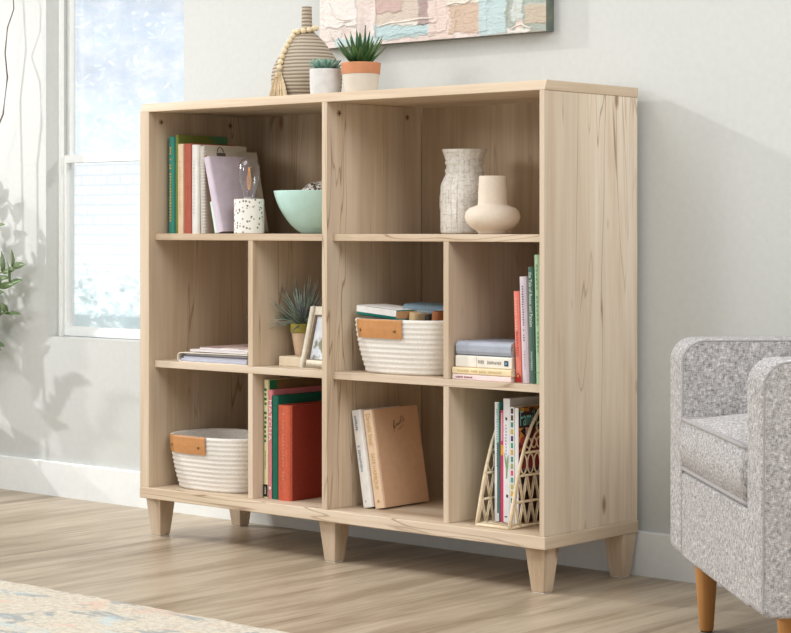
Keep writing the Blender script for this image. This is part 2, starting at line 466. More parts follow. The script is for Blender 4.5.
# ------------------------------------------------------------------ books
PAGE = P(232, 222, 202, .9, var=.08, scale=120)
def book(name, label, loc, T, H, D, mat, rot=(0, 0, 0), pages=PAGE, group=None, bt=.0022, rs=.35, cat='book', over=.003):
    t = thing(name, label, cat, loc, rot, group)
    r = T*rs
    po = [(0, D), (0, r), (r*.3, r*.3), (r, 0), (T-r, 0), (T-r*.3, r*.3), (T, r), (T, D), (T-bt, D), (T-bt, r+bt), (bt, r+bt), (bt, D)]
    n = len(po)
    b = MB()
    # C-shaped cover: quads between the outer and inner outline
    out = po[:8]; inn = [po[11], po[10], (r*.6+bt, r*.6+bt), (r+bt, bt*1.2), (T-r-bt, bt*1.2), (T-r*.6-bt, r*.6+bt), po[9], po[8]]
    vs = [(x, y, z) for z in (0, H) for x, y in out]+[(x, y, z) for z in (0, H) for x, y in inn]
    fs = []
    for i in range(7):
        fs += [(i, i+1, 8+i+1, 8+i), (16+i+1, 16+i, 24+i, 24+i+1), (i+1, i, 16+i, 16+i+1), (8+i, 8+i+1, 24+i+1, 24+i)]
    fs += [(0, 8, 24, 16), (7, 23, 31, 15)]
    b.add(vs, fs); b.build('cover', mat, t)
    MB().box(bt, T-bt, r+bt if r > .004 else bt*2, D-over, over, H-over).build('page_block', pages, t)
    return t
def spine(t, s, size, mat, T, z, sx=1.0, lying=False, xo=.5, **k):
    y = -.0005
    if lying: return text(s, 'spine_title', size, mat, t, (T*xo, y, z), UP, LEFT, sx, **k)
    return text(s, 'spine_title', size, mat, t, (T*xo, y, z), DOWN, RIGHT, sx, **k)
def dashes(t, name, mat, T, z0, z1, w, n, seed, xo=.5, y=-.0005, gap=.35):
    """small unreadable print on a spine: short marks"""
    r = random.Random(seed); b = MB(); z = z1
    step = (z1-z0)/n
    for i in range(n):
        if r.random() < .12: z -= step; continue
        ww = w*r.uniform(.55, 1); x = T*xo+r.uniform(-.1, .1)*w
        b.box(x-ww/2, x+ww/2, y-.0003, y, z-step*(1-gap), z); z -= step
    return b.build(name, mat, t)
gold = P(196, 160, 88, .35); inkb = P(70, 62, 58, .7)

ZU, ZL, ZF = .838, .4875, ZB1
# --- upper left compartment
teal = P(52, 130, 116, .55)
t = book('book', 'teal clothbound book, leftmost in the upper left compartment', (.0500, .058, ZU), .0235, .268, .185, teal, group='books in the upper left compartment')
dashes(t, 'spine_print', gold, .0235, .03, .24, .007, 26, 1)
t = book('book', 'tall green book beside the teal book on the upper left shelf', (.0745, .063, ZU), .0105, .273, .19, P(118, 128, 58, .55), group='books in the upper left compartment')
b = MB(); b.add([(.0107, .115, .272), (.0107, .19, .272), (.0107, .19, .225)], [(0, 1, 2)]); b.build('cover_corner', P(86, 138, 96, .55), t)
t = book('book', 'cream book between the green book and the brick red book, upper left', (.0858, .058, ZU), .0262, .247, .17, P(228, 204, 172, .6), group='books in the upper left compartment')
dashes(t, 'spine_print', P(212, 186, 152), .0262, .05, .2, .006, 18, 2)
t = book('book', 'brick red book with faint gilt spine on the upper left shelf', (.1127, .056, ZU), .0325, .247, .17, P(176, 92, 74, .6), group='books in the upper left compartment')
dashes(t, 'spine_print', P(186, 110, 80), .0325, .08, .19, .006, 16, 3)
t = book('book', 'white book with tan cover beside the brick red book, upper left', (.1460, .055, ZU), .0265, .243, .17, P(232, 230, 224, .6), group='books in the upper left compartment')
dashes(t, 'spine_print', P(212, 210, 204), .0265, .05, .2, .006, 16, 4)
MB().box(.0266, .0272, .012, .169, .001, .242).build('cover_panel', P(204, 178, 146, .7), t)
# spiral notebook
t = thing('spiral_notebook', 'grey spiral-bound notebook leaning on the white book, upper left shelf', 'notebook', (.1790, .056, ZU+.0004), (0, math.radians(-1), 0))
MB().box(0, .018, .006, .16, 0, .238).build('page_block', P(206, 198, 188, .8), t, bevel=.001)
MB().box(.0182, .0195, .004, .165, 0, .240).build('cover', P(198, 188, 172, .7), t)
b = MB()
for i in range(26):
    z = .012+i*.0084
    b.tube([(.0168+.0062*math.cos(a), .004+.006*math.sin(a), z+.0008*math.sin(a)) for a in [k*math.pi/4 for k in range(8)]], .0009, 5, closed=True)
b.build('wire_spiral', P(225, 225, 228, .3), t)
# clipboard
t = thing('clipboard', 'brown clipboard with grey sheets leaning left behind the lavender notebook', 'clipboard', (.2360, .064, ZU+.0004), (0, math.radians(-12), 0))
MB().box(0, .004, 0, .2, 0, .232).build('board', P(182, 128, 78, .5), t, bevel=.001)
MB().box(.0042, .0065, .006, .196, .004, .229).build('paper_stack', P(198, 190, 176, .8), t)
b = MB(); b.tube([(.008+.0, .055+.011*math.cos(a), .226+.014*math.sin(a)) for a in [k*math.pi/10 for k in range(11)]], .0014, 6)
b.box(.0066, .009, .04, .072, .213, .224)
b.build('metal_clip', P(96, 88, 80, .35), t)
# mint card
t = thing('greeting_card', 'pale mint card leaning low against the brown clipboard edge', 'card', (.2445, .052, ZU+.0003), (0, math.radians(-13), 0))
MB().box(0, .009, 0, .009, 0, .088).build('card_edge', P(206, 226, 218, .7), t, bevel=.001)
MB().box(.002, .0045, .009, .08, .0, .086).build('sheet', P(222, 234, 228, .8), t)
# lavender notebook
t = book('notebook', 'lavender hardcover notebook leaning left behind the terrazzo lamp', (.2530, .050, ZU+.0004), .0225, .2115, .15, P(206, 194, 206, .38), rot=(0, math.radians(-14.5), 0), cat='notebook', rs=.25)

# terrazzo lamp
def terrazzo():
    m, nt, bs = new_mat('terrazzo')
    v = coords(nt, rnd=False)
    vo = N(nt, 'ShaderNodeTexVoronoi', Scale=115, Randomness=1); nt.links.new(v, vo.inputs['Vector'])
    chip = ramp(nt, vo.outputs['Distance'], [(.30, (1, 1, 1, 1)), (.37, (0, 0, 0, 1))])
    sx = nt.nodes.new('ShaderNodeSeparateColor'); nt.links.new(vo.outputs['Color'], sx.inputs[0])
    gate = ramp(nt, sx.outputs[0], [(.40, (0, 0, 0, 1)), (.42, (1, 1, 1, 1))])
    colr = ramp(nt, sx.outputs[1], [(.2, srgb(60, 62, 60)), (.45, srgb(120, 132, 112)), (.6, srgb(196, 152, 120)), (.8, srgb(96, 92, 88))])
    nt.links.new(mix(nt, mix(nt, 1, chip, gate, 'MULTIPLY'), srgb(236, 233, 226), colr), bs.inputs['Base Color'])
    bs.inputs['Roughness'].default_value = .4
    return m
t = thing('table_lamp', 'small lamp with speckled terrazzo cylinder base and clear filament bulb', 'lamp', (.3480, .08, ZU))
MB().lathe([(.0385, 0), (.0405, .002), (.0405, .091), (.039, .093), (.016, .093), (.016, .088), (.001, .088)], 40).build('lamp_base', terrazzo(), t, smooth=False, bevel=.001)
bulb = MB().lathe([(.015, .0895), (.0165, .1), (.0215, .118), (.0275, .140), (.0302, .163), (.0285, .182), (.021, .197), (.009, .204), (.0015, .205)], 32, cap0=False)
gm = bpy.data.materials.new('bulb_glass'); gm.use_nodes = True; nt = gm.node_tree
out = nt.nodes['Material Output']
tr = N(nt, 'ShaderNodeBsdfTransparent', Color=(.93, .92, .92, 1)); gl = N(nt, 'ShaderNodeBsdfGlossy', Roughness=.04)
lw = N(nt, 'ShaderNodeLayerWeight', Blend=.45); ms = nt.nodes.new('ShaderNodeMixShader')
mr = N(nt, 'ShaderNodeMath', operation='MULTIPLY'); nt.links.new(lw.outputs['Facing'], mr.inputs[0]); mr.inputs[1].default_value = .55
nt.links.new(mr.outputs[0], ms.inputs[0]); nt.links.new(tr.outputs[0], ms.inputs[1]); nt.links.new(gl.outputs[0], ms.inputs[2]); nt.links.new(ms.outputs[0], out.inputs['Surface'])
bo = bulb.build('bulb', gm, t, smooth=True)
b = MB()
for k in range(4):
    a = k*math.pi/2+.4
    b.tube([(.002*math.cos(a), .002*math.sin(a), .118), (.0055*math.cos(a), .0055*math.sin(a), .142), (.0018*math.cos(a+1), .0018*math.sin(a+1), .178)], .0005, 5)
b.build('filament', glow('filament_glow', srgb(224, 160, 84), .55), bo)
MB().lathe([(.004, .0895), (.0035, .112), (.0015, .12)], 12).build('glass_stem', gm, bo, smooth=True)
MB().lathe([(.0135, .0882), (.0135, .0965), (.012, .0975), (.001, .0975)], 24).build('socket', P(176, 176, 172, .3), t, smooth=True)

# aqua bowl with a speckled ball
t = thing('bowl', 'aqua ceramic bowl at the right of the upper left compartment', 'bowl', (.508, .19, ZU))
pr = [(.001, .003), (.045, .003), (.048, 0), (.052, 0), (.056, .004)]
prof_b = [(0, .056), (.08, .068), (.18, .0800), (.3, .0905), (.45, .1015), (.6, .1105), (.75, .1175), (.88, .1222), (1, .1255)]
pr += [(r_, .004+.1085*h_) for h_, r_ in prof_b]
pr += [(.1255, .1135), (.1240, .1145), (.1225, .1135)]
pr += [(r_-.004, .008+.1045*h_) for h_, r_ in reversed(prof_b[:-1])]+[(.001, .008)]
MB().lathe(pr, 56, cap0=True).build('bowl_body', P(192, 226, 218, .35, var=.03), t, smooth=True)
m, nt, bs = new_mat('speckled_black_white')
f = noise(nt, coords(nt, rnd=False), 130, 2)
nt.links.new(ramp(nt, f, [(.46, srgb(70, 66, 62)), (.53, srgb(226, 218, 208))]), bs.inputs['Base Color'])
o = MB().sphere((0, 0, 0), .066, 32, 18).build('decorative_ball', m, None, smooth=True)
o.location = (.508, .19, ZU+.0095+.066); tag(o, 'black and white speckled ball sitting in the aqua bowl', 'ball')

# --- upper right: two vases
def rel_mat():
    m, nt, bs = new_mat('textured_stoneware')
    tc = nt.nodes.new('ShaderNodeTexCoord')
    nz = N(nt, 'ShaderNodeTexNoise', Scale=60, Detail=3); nt.links.new(tc.outputs['Object'], nz.inputs['Vector'])
    sx = nt.nodes.new('ShaderNodeSeparateXYZ'); nt.links.new(tc.outputs['Object'], sx.inputs[0])
    at = N(nt, 'ShaderNodeMath', operation='ARCTAN2'); nt.links.new(sx.outputs['Y'], at.inputs[0]); nt.links.new(sx.outputs['X'], at.inputs[1])
    ar = N(nt, 'ShaderNodeMath', operation='MULTIPLY'); nt.links.new(at.outputs[0], ar.inputs[0]); ar.inputs[1].default_value = .06
    cb = nt.nodes.new('ShaderNodeCombineXYZ'); nt.links.new(ar.outputs[0], cb.inputs['Y']); nt.links.new(sx.outputs['Z'], cb.inputs['X'])
    ad = N(nt, 'ShaderNodeVectorMath', operation='MULTIPLY_ADD'); nt.links.new(nz.outputs['Color'], ad.inputs[0]); ad.inputs[1].default_value = (.006, .006, 0); nt.links.new(cb.outputs[0], ad.inputs[2])
    bk = N(nt, 'ShaderNodeTexBrick', Scale=1.0, offset=.37, squash=.6, squash_frequency=3)
    bk.inputs['Brick Width'].default_value = .052; bk.inputs['Row Height'].default_value = .017; bk.inputs['Mortar Size'].default_value = .0011; bk.inputs['Mortar Smooth'].default_value = .4
    bk.inputs['Color1'].default_value = srgb(238, 234, 227); bk.inputs['Color2'].default_value = srgb(220, 214, 203); bk.inputs['Mortar'].default_value = srgb(186, 177, 162)
    nt.links.new(ad.outputs[0], bk.inputs['Vector'])
    f = noise(nt, coords(nt, (1, 1, 1), rnd=False), 110, 4, .65, 1.2)
    mot = ramp(nt, f, [(.36, srgb(188, 180, 167)), (.5, srgb(226, 221, 212)), (.62, srgb(246, 243, 238))])
    nt.links.new(mix(nt, .5, bk.outputs['Color'], mot), bs.inputs['Base Color'])
    bs.inputs['Roughness'].default_value = .6
    h = N(nt, 'ShaderNodeMath', operation='MULTIPLY_ADD'); nt.links.new(f, h.inputs[0]); h.inputs[1].default_value = .6
    iv = N(nt, 'ShaderNodeMath', operation='SUBTRACT'); iv.inputs[0].default_value = 1; nt.links.new(bk.outputs['Fac'], iv.inputs[1]); nt.links.new(iv.outputs[0], h.inputs[2])
    bump(nt, bs, h.outputs[0], .35, .0015)
    return m
t = thing('vase', 'tall textured grey-white vase with flared rim, upper right compartment', 'vase', (.9920, .205, ZU), group=None)
MB().lathe([(.052, 0), (.0590, .002), (.0605, .008), (.0608, .06), (.0606, .118), (.0590, .127), (.0540, .138), (.0485, .148), (.0470, .154), (.0495, .157), (.0495, .162), (.0462, .165),
            (.0462, .174), (.0492, .177), (.0492, .181), (.0466, .184), (.0500, .193), (.0555, .209), (.0570, .2125), (.0550, .2130), (.0500, .196), (.0440, .178), (.0430, .160), (.054, .128), (.056, .02), (.001, .012)], 48
           ).build('vase_body', rel_mat(), t, smooth=True)
b = MB()
for k in range(16):      # raised block relief
    a = -2.9+k*.37; z = (.03, .062, .022, .078)[k % 4]; h = (.06, .035, .05, .03)[k % 4]
    for i in range(3):
        a0, a1 = a+i*.07, a+(i+1)*.07; r0, r1 = .0608, .0626
        vs = [(r*math.cos(aa), r*math.sin(aa), zz) for zz in (z, z+h) for r in (r0, r1) for aa in (a0, a1)]
        b.add(vs, [(0, 1, 3, 2), (4, 6, 7, 5), (2, 3, 7, 6), (0, 4, 5, 1), (0, 2, 6, 4), (1, 5, 7, 3)])
b.build('relief', rel_mat(), t)
t = thing('vase', 'short beige bulbous vase with straight neck, upper right compartment', 'vase', (1.146, .125, ZU))
MB().lathe([(.030, 0), (.0355, .001), (.0365, .005), (.0400, .009), (.0540, .017), (.0645, .029), (.0680, .042), (.0650, .055), (.0560, .064), (.0430, .0685), (.0372, .071), (.0360, .075),
            (.0345, .110), (.0332, .140), (.0325, .142), (.0310, .141), (.0325, .105), (.034, .074), (.060, .045), (.03, .012), (.001, .01)], 48
           ).build('vase_body', P(222, 208, 191, .75, var=.03, scale=160, bmp=.15), t, smooth=True)

# --- baskets
rope = plain('cotton_rope', srgb(232, 227, 219), .95, .1, .05, 220, .5)
leather = plain('tan_leather', srgb(192, 136, 84), .5, .3, .08, 60, .15)
brass = plain('antique_brass', srgb(140, 110, 60), .35, .5, .1, 60)
brass.node_tree.nodes['Principled BSDF'].inputs['Metallic'].default_value = .7
def sellipse(a, b_, n, th):
    c, s = math.cos(th), math.sin(th)
    return (a*math.copysign(abs(c)**(2/n), c), b_*math.copysign(abs(s)**(2/n), s))
def basket(label, loc, a, b_, H, coils, shrink, ha, n=2.8, group='rope baskets'):
    t = thing('storage_basket', label, 'basket', loc, (0, 0, 0), group)
    seg = 72; h = H/coils; rr = h*.5; rings = []
    def ring(off, z):
        k = min(1, z/H); sh = shrink*((1-k)**1.7)
        return [(*sellipse(a-sh+off, b_-sh+off, n, 2*math.pi*i/seg), z) for i in range(seg)]
    rings.append([(0, 0, .006)]*seg)
    rings.append(ring(-.02, .001)); rings.append(ring(-.004, 0))
    for c in range(coils):
        for q in (.15, .4, .6, .85):
            rings.append(ring(-.003+.0035*math.sin(math.pi*q), (c+q)*h))
    rings.append(ring(-.005, H))
    for c in range(coils-1, 0, -1):
        for q in (.8, .5, .2):
            rings.append(ring(-.008-.0025*math.sin(math.pi*q), (c+q)*h))
    rings.append(ring(-.010, .008)); rings.append([(0, 0, .0075)]*seg)
    b = MB(); b.rings(rings, True); b.build('basket_body', rope, t, smooth=True)
    # leather handle wrapped over the wall at angle ha
    b = MB(); wdt = .165; K = 14
    th0, th1 = ha-wdt*2.35, ha+wdt*2.35
    def hr(off, z):
        k = min(1, z/H); sh = shrink*((1-k)**1.7)
        out = []
        for i in range(K+1):
            th = th0+(th1-th0)*i/K
            x, y = sellipse(a-sh, b_-sh, n, th); x2, y2 = sellipse(a-sh+.01, b_-sh+.01, n, th)
            d = Vector((x2-x, y2-y)).normalized()
            out.append((x+d.x*off, y+d.y*off, z))
        return out
    zt = H-.0015; zb = H-.047
    b.rings([hr(.0015, zb), hr(.0045, zb), hr(.0048, (zb+zt)/2), hr(.0045, zt-.002), hr(.003, zt), hr(-.010, zt+.0006), hr(-.0135, zt-.003), hr(-.0135, zb+.01)], closed=False)
    o = b.build('handle', leather, t, smooth=False, solid=.0016, bevel=0)
    for i in (2, K-2):
        p0, p1 = Vector(hr(.0045, H-.027)[i]), Vector(hr(.012, H-.027)[i])
        q = (p1-p0).to_track_quat('Z', 'Y').to_matrix().to_4x4(); q.translation = p0
        MB().lathe([(.0052, 0), (.0052, .001), (.0035, .0026), (.0003, .0032)], 14, M=q).build('rivet', brass, o, smooth=True)
    return t
basket('white rope basket with tan leather handle, empty, lower left compartment', (.1985, .141, ZF), .160, .122, .149, 12, .024, math.radians(257))
basket('white rope basket holding books on the middle shelf right of the centre panel', (.8880, .144, ZL), .160, .122, .138, 11, .026, math.radians(260))
# books in the right basket
bk = dict(group='books in the rope basket')
t = book('book', 'white paged book with teal cover lying at the left of the rope basket', (.748, .070, ZL+.170), .026, .145, .10, P(40, 146, 132, .5), rot=(math.radians(-2), math.radians(90+4), math.radians(-6)), pages=P(238, 234, 228, .9), **bk)
b = MB(); b.box(-.0005, .0, .002, .099, .002, .144); b.box(.0005, .0165, -.0012, -.0004, .001, .144); b.build('pale_wrap', P(238, 236, 232, .8), t)
MB().box(.003, .021, -.0006, .094, .1451, .1457).build('page_edge', P(206, 160, 118, .9), t)
t = book('book', 'slate blue book lying tilted at the back of the rope basket', (.868, .112, ZL+.174), .030, .135, .11, P(124, 146, 160, .6), rot=(math.radians(-16), math.radians(90+3), math.radians(4)), pages=P(214, 204, 180, .9), **bk)
dashes(t, 'spine_print', P(170, 184, 192), .03, .03, .1, .005, 9, 6)
t = book('book', 'small cream paperback wedged upright at the front of the rope basket', (.884, .092, ZL+.012), .026, .145, .07, P(226, 196, 150, .7), rot=(0, math.radians(8), math.radians(-8)), pages=P(236, 224, 200, .9), **bk)
t = book('book', 'dark covered book standing beside the cream paperback in the rope basket', (.932, .092, ZL+.012), .018, .140, .07, P(62, 58, 54, .6), rot=(0, math.radians(10), math.radians(-6)), pages=P(206, 170, 120, .9), **bk)
t = book('book', 'brown clothbound book at the right end of the rope basket', (.976, .080, ZL+.010), .024, .150, .10, P(150, 92, 54, .6), rot=(math.radians(0), math.radians(4), 0), **bk)

# --- middle left: binder with magazines
t = thing('ring_binder', 'cream ring binder stuffed with grey papers lying on the middle left shelf', 'binder', (.118, .030, ZL), (0, 0, math.radians(1)))
cream = P(232, 222, 206, .6)
b = MB()
pts = [(.27, .0), (.012, .0), (.004, .002), (.0005, .008), (0, .013), (.0015, .019), (.006, .0245), (.014, .0265), (.27, .0285)]
o_, i_ = pts, [(x+(.0022 if k in (2, 3, 4, 5, 6) else 0), z+(.0022 if z < .004 else -.0022 if z > .022 else 0)) for k, (x, z) in enumerate(pts)]
n = len(pts)
vs = [(x, y, z) for y in (0, .215) for x, z in o_]+[(x, y, z) for y in (0, .215) for x, z in i_]
fs = []
for i in range(n-1):
    fs += [(i, i+1, n+i+1, n+i), (2*n+i, 3*n+i, 3*n+i+1, 2*n+i+1), (i, 2*n+i, 2*n+i+1, i+1), (n+i, n+i+1, 3*n+i+1, 3*n+i)]
fs += [(0, n, 3*n, 2*n), (n-1, 3*n-1+0, 4*n-1, 2*n-1)]
fs[-1] = (n-1, 2*n-1, 4*n-1, 3*n-1)
b.add(vs, fs); b.build('cover', cream, t)
b = MB(); b.box(.012, .262, .004, .208, .0030, .0105); b.build('page_block', P(186, 188, 204, .7), t)
MB().box(.020, .262, .006, .208, .0107, .0165).build('page_block', P(206, 206, 216, .7), t)
MB().box(.016, .262, .003, .208, .0167, .0185).build('dividers', P(84, 86, 98, .7), t)
MB().box(.024, .262, .008, .208, .0187, .0240).build('page_block', P(190, 184, 186, .7), t)
def mag_mat(name, base, cols, sc=16):
    m, nt, bs = new_mat(name)
    v = coords(nt); vo = N(nt, 'ShaderNodeTexVoronoi', Scale=sc); nt.links.new(v, vo.inputs['Vector'])
    s = nt.nodes.new('ShaderNodeSeparateColor'); nt.links.new(vo.outputs['Color'], s.inputs[0])
    st = [(i/len(cols), srgb(*c)) for i, c in enumerate(cols)]
    r = nt.nodes.new('ShaderNodeValToRGB'); r.color_ramp.interpolation = 'CONSTANT'
    e = r.color_ramp.elements
    while len(e) < len(st): e.new(.5)
    for el, (p, c) in zip(e, st): el.position = p; el.color = c
    nt.links.new(s.outputs[0], r.inputs[0])
    f = noise(nt, v, 9, 3)
    nt.links.new(mix(nt, ramp(nt, f, [(.42, (0, 0, 0, 1)), (.55, (1, 1, 1, 1))]), srgb(*base), r.outputs[0]), bs.inputs['Base Color'])
    bs.inputs['Roughness'].default_value = .35
    return m
zz = ZL+.0297
for k, (x, w, th, lab, mt) in enumerate(((.160, .226, .006, 'white magazine on the ring binder beneath the pink magazine', mag_mat('magazine_print_pale', (226, 220, 220), [(214, 208, 214), (236, 232, 230), (196, 196, 208)])),
                                         (.186, .204, .006, 'pink covered magazine topmost on the ring binder', mag_mat('magazine_print_pink', (214, 186, 180), [(206, 178, 174), (150, 126, 122), (224, 206, 200)], 26)))):
    m_ = thing('magazine', lab, 'magazine', (x, .040+k*.012, zz), (0, math.radians(-.0), math.radians(-1)), 'magazines on the ring binder')
    MB().box(0, w, 0, .19, 0, th*.75).build('pages', P(222, 216, 214, .8), m_)
    MB().box(-.0006, w, -.0006, .191, th*.75, th).build('front_cover', mt, m_)
    zz += th+.0004
    b = MB()
# --- small book, spiky plant, photo frame
t = book('book', 'small cream book lying under the spiky potted plant', (.449, .092, ZL+.026), .026, .115, .135, P(232, 217, 190, .7), rot=(0, math.radians(90), math.radians(-4)), pages=P(232, 214, 180, .9), rs=.1)
t = thing('potted_plant', 'spiky grey-green plant in a cream pot with olive rim on a book', 'plant', (.470, .160, ZL+.0262))
MB().lathe([(.019, 0), (.0205, .002), (.0305, .062), (.0305, .064), (.026, .066), (.001, .066)], 36).build('pot', P(228, 200, 170, .8), t, smooth=False)
MB().lathe([(.0303, .0605), (.0325, .060), (.0340, .066), (.0333, .071), (.0345, .073), (.0348, .084), (.0335, .0855), (.0305, .085), (.030, .068)], 36, cap0=False).build('pot_rim', P(168, 156, 72, .45), t, smooth=True)
MB().lathe([(.0298, .074), (.015, .078), (.001, .079)], 20, cap0=False).build('soil', P(74, 62, 48, .9, var=.3), t, smooth=True)
def leaf_mat(name, a, b_, tip=None, sc=30, rough=.45):
    m, nt, bs = new_mat(name)
    v = coords(nt, rnd=False)
    c = ramp(nt, noise(nt, v, sc, 3), [(.3, srgb(*a)), (.7, srgb(*b_))])
    if tip:
        c = mix(nt, ramp(nt, noise(nt, coords(nt, (1, 1, 1), rnd=False, loc=(4, 4, 4)), sc*.6, 2), [(.5, (0, 0, 0, 1)), (.68, (.8, .8, .8, 1))]), c, srgb(*tip))
    nt.links.new(c, bs.inputs['Base Color']); bs.inputs['Roughness'].default_value = rough
    return m
b = MB(); r = random.Random(11)
ga = math.pi*(3-math.sqrt(5))
for i in range(100):
    a = i*ga+r.uniform(-.2, .2); el = math.radians(80-70*(i/100)**.9+r.uniform(-6, 6))
    d = Vector((math.cos(a)*math.cos(el), math.sin(a)*math.cos(el), math.sin(el)))
    lf = r.uniform(.105, .150)*(1 if i < 80 else .85)
    if d.x > .3 or d.y > .45: lf *= .86
    b.blade((d.x*.008, d.y*.008, .0795), d, Vector((-math.sin(a), math.cos(a), 0)), lf, .0080, r.uniform(.05, .5)*(1.1-el/1.6), .5, 7)
b.build('foliage', leaf_mat('spiky_leaves', (108, 130, 116), (182, 196, 180), (130, 130, 142), 45), t, solid=.0006)

fr = thing('photo_frame', 'whitewashed wooden photo frame leaning in the middle left compartment', 'picture frame', (.545, .068, ZL+.0003), (math.radians(-14), 0, math.radians(-5)))
fw_, fh_, fb = .128, .166, .023
bone = plain('bone_inlay', srgb(236, 228, 210), .55, .3, .1, 90, .4)
b = MB()
b.box(0, fb, 0, .014, 0, fh_); b.box(fw_-fb, fw_, 0, .014, 0, fh_); b.box(fb, fw_-fb, 0, .014, 0, fb); b.box(fb, fw_-fb, 0, .014, fh_-fb, fh_)
b.build('frame_border', bone, fr, bevel=.002)
b = MB(); b.box(fb, fb+.004, .003, .0135, fb, fh_-fb); b.box(fw_-fb-.004, fw_-fb, .003, .0135, fb, fh_-fb); b.box(fb+.004, fw_-fb-.004, .003, .0135, fb, fb+.003); b.box(fb+.004, fw_-fb-.004, .003, .0135, fh_-fb-.003, fh_-fb)
b.build('inner_edge', P(132, 112, 92), fr)
m, nt, bs = new_mat('faded_photo')
v = coords(nt, rnd=False)
c = ramp(nt, noise(nt, v, 14, 2), [(.35, srgb(206, 214, 226)), (.65, srgb(240, 242, 246))])
c = mix(nt, ramp(nt, noise(nt, coords(nt, rnd=False, loc=(3, 3, 5)), 22, 3), [(.54, (0, 0, 0, 1)), (.6, (1, 1, 1, 1))]), c, srgb(140, 140, 118))
nt.links.new(c, bs.inputs['Base Color']); bs.inputs['Roughness'].default_value = .2
MB().box(fb+.004, fw_-fb-.004, .008, .0125, fb+.003, fh_-fb-.003).build('photograph', m, fr)
MB().box(.004, fw_-.004, .0142, .017, .004, fh_-.004).build('backing_board', P(120, 100, 80), fr)
b = MB(); b.add([(.045, .0172, .10), (.083, .0172, .10), (.083, .030, .0080), (.045, .030, .0080)], [(0, 1, 2, 3)]); b.build('easel_leg', P(120, 100, 80), fr, solid=.002)

# --- middle right: stack and upright books
g = dict(group='books stacked flat on the middle right shelf')
def flat(label, x, y, z, T, L, D, mat, rz=0, **k):
    return book('book', label, (x, y, z+T), T, L, D, mat, rot=(0, math.radians(90), math.radians(rz)), **k, **g)
t = flat('thin pale pink book at the bottom of the flat stack', 1.0965, .031, ZL, .0130, .1790, .14, P(234, 214, 212, .6), rs=.15, bt=.0015)
dashes(t, 'spine_print', P(150, 96, 104), .013, .01, .062, .0045, 14, 8); 
t = flat('cream yellow book second from the bottom of the flat stack', 1.0970, .030, ZL+.0132, .0165, .1800, .145, P(232, 212, 172, .6), rs=.2)
dashes(t, 'spine_print', P(206, 178, 124), .0165, .015, .15, .005, 26, 9)
t = flat('white paperback with small dark blue emblem in the flat stack', 1.1010, .038, ZL+.0299, .0285, .1715, .14, P(232, 226, 214, .6), rs=.12)
dashes(t, 'spine_print', P(168, 158, 146), .0285, .068, .140, .009, 15, 10)
MB().box(.008, .021, -.0008, -.0003, .150, .162).build('emblem', P(44, 78, 96), t)
MB().box(.0118, .017, -.001, -.0008, .153, .158).build('emblem_mark', P(120, 160, 170), t)
MB().box(.0005, .028, -.0006, -.0003, .0645, .0652).build('spine_line', P(190, 180, 168), t)
t = flat('thick blue grey book on top of the flat stack', 1.1020, .038, ZL+.0586, .0345, .1680, .15, P(164, 170, 182, .5), rs=.3)

u = dict(group='upright books on the middle right shelf')
t = book('book', 'coral pink book standing against the flat stack', (1.2800, .043, ZL), .0185, .216, .13, P(226, 128, 112, .55), rot=(0, math.radians(-2.2), 0), **u)
dashes(t, 'spine_print', P(234, 158, 142), .0185, .115, .2, .008, 12, 12); dashes(t, 'spine_print', P(196, 84, 76), .0185, .06, .12, .007, 10, 13)
b = MB(); b.box(.001, .0175, -.0008, -.0003, .001, .013); b.add([(.001, -.0006, .013), (.0092, -.0006, .024), (.0175, -.0006, .013)], [(0, 1, 2)]); b.build('spine_foot_ornament', P(164, 40, 34), t)
MB().lathe([(.003, 0), (.003, .0004), (.0003, .0005)], 10, M=Matrix.Translation((.0092, -.0008, .016)) @ Matrix.Rotation(math.pi/2, 4, 'X')).build('spine_foot_dot', P(226, 150, 60), t)
t = book('book', 'pale lavender book between the coral and dark green books', (1.2995, .041, ZL), .0235, .251, .14, P(208, 194, 202, .55), rot=(0, math.radians(-2.2), 0), **u)
dashes(t, 'spine_print', P(92, 80, 92), .0235, .09, .235, .005, 24, 14, gap=.5); dashes(t, 'spine_print', P(180, 160, 172), .0235, .03, .075, .004, 7, 15, gap=.5)
t = book('book', 'dark green book with pale script spine on the middle right shelf', (1.3240, .041, ZL), .0165, .274, .15, P(72, 104, 90, .5), rot=(0, math.radians(-1.6), 0), **u)
spine(t, 'the Tale of Roses and Pansies', .0135, P(206, 218, 206), .0165, .262, .80)
dashes(t, 'spine_print', P(160, 180, 166), .0165, .03, .075, .006, 10, 16)
t = book('book', 'light green book rightmost on the middle right shelf', (1.3413, .041, ZL), .0175, .303, .15, P(162, 190, 154, .55), rot=(0, math.radians(-1.2), 0), **u)
dashes(t, 'spine_print', P(118, 148, 116), .0175, .07, .28, .005, 20, 17)
MB().box(.0, .0175, -.0007, -.0003, .026, .0275).build('spine_line', P(112, 150, 116), t)

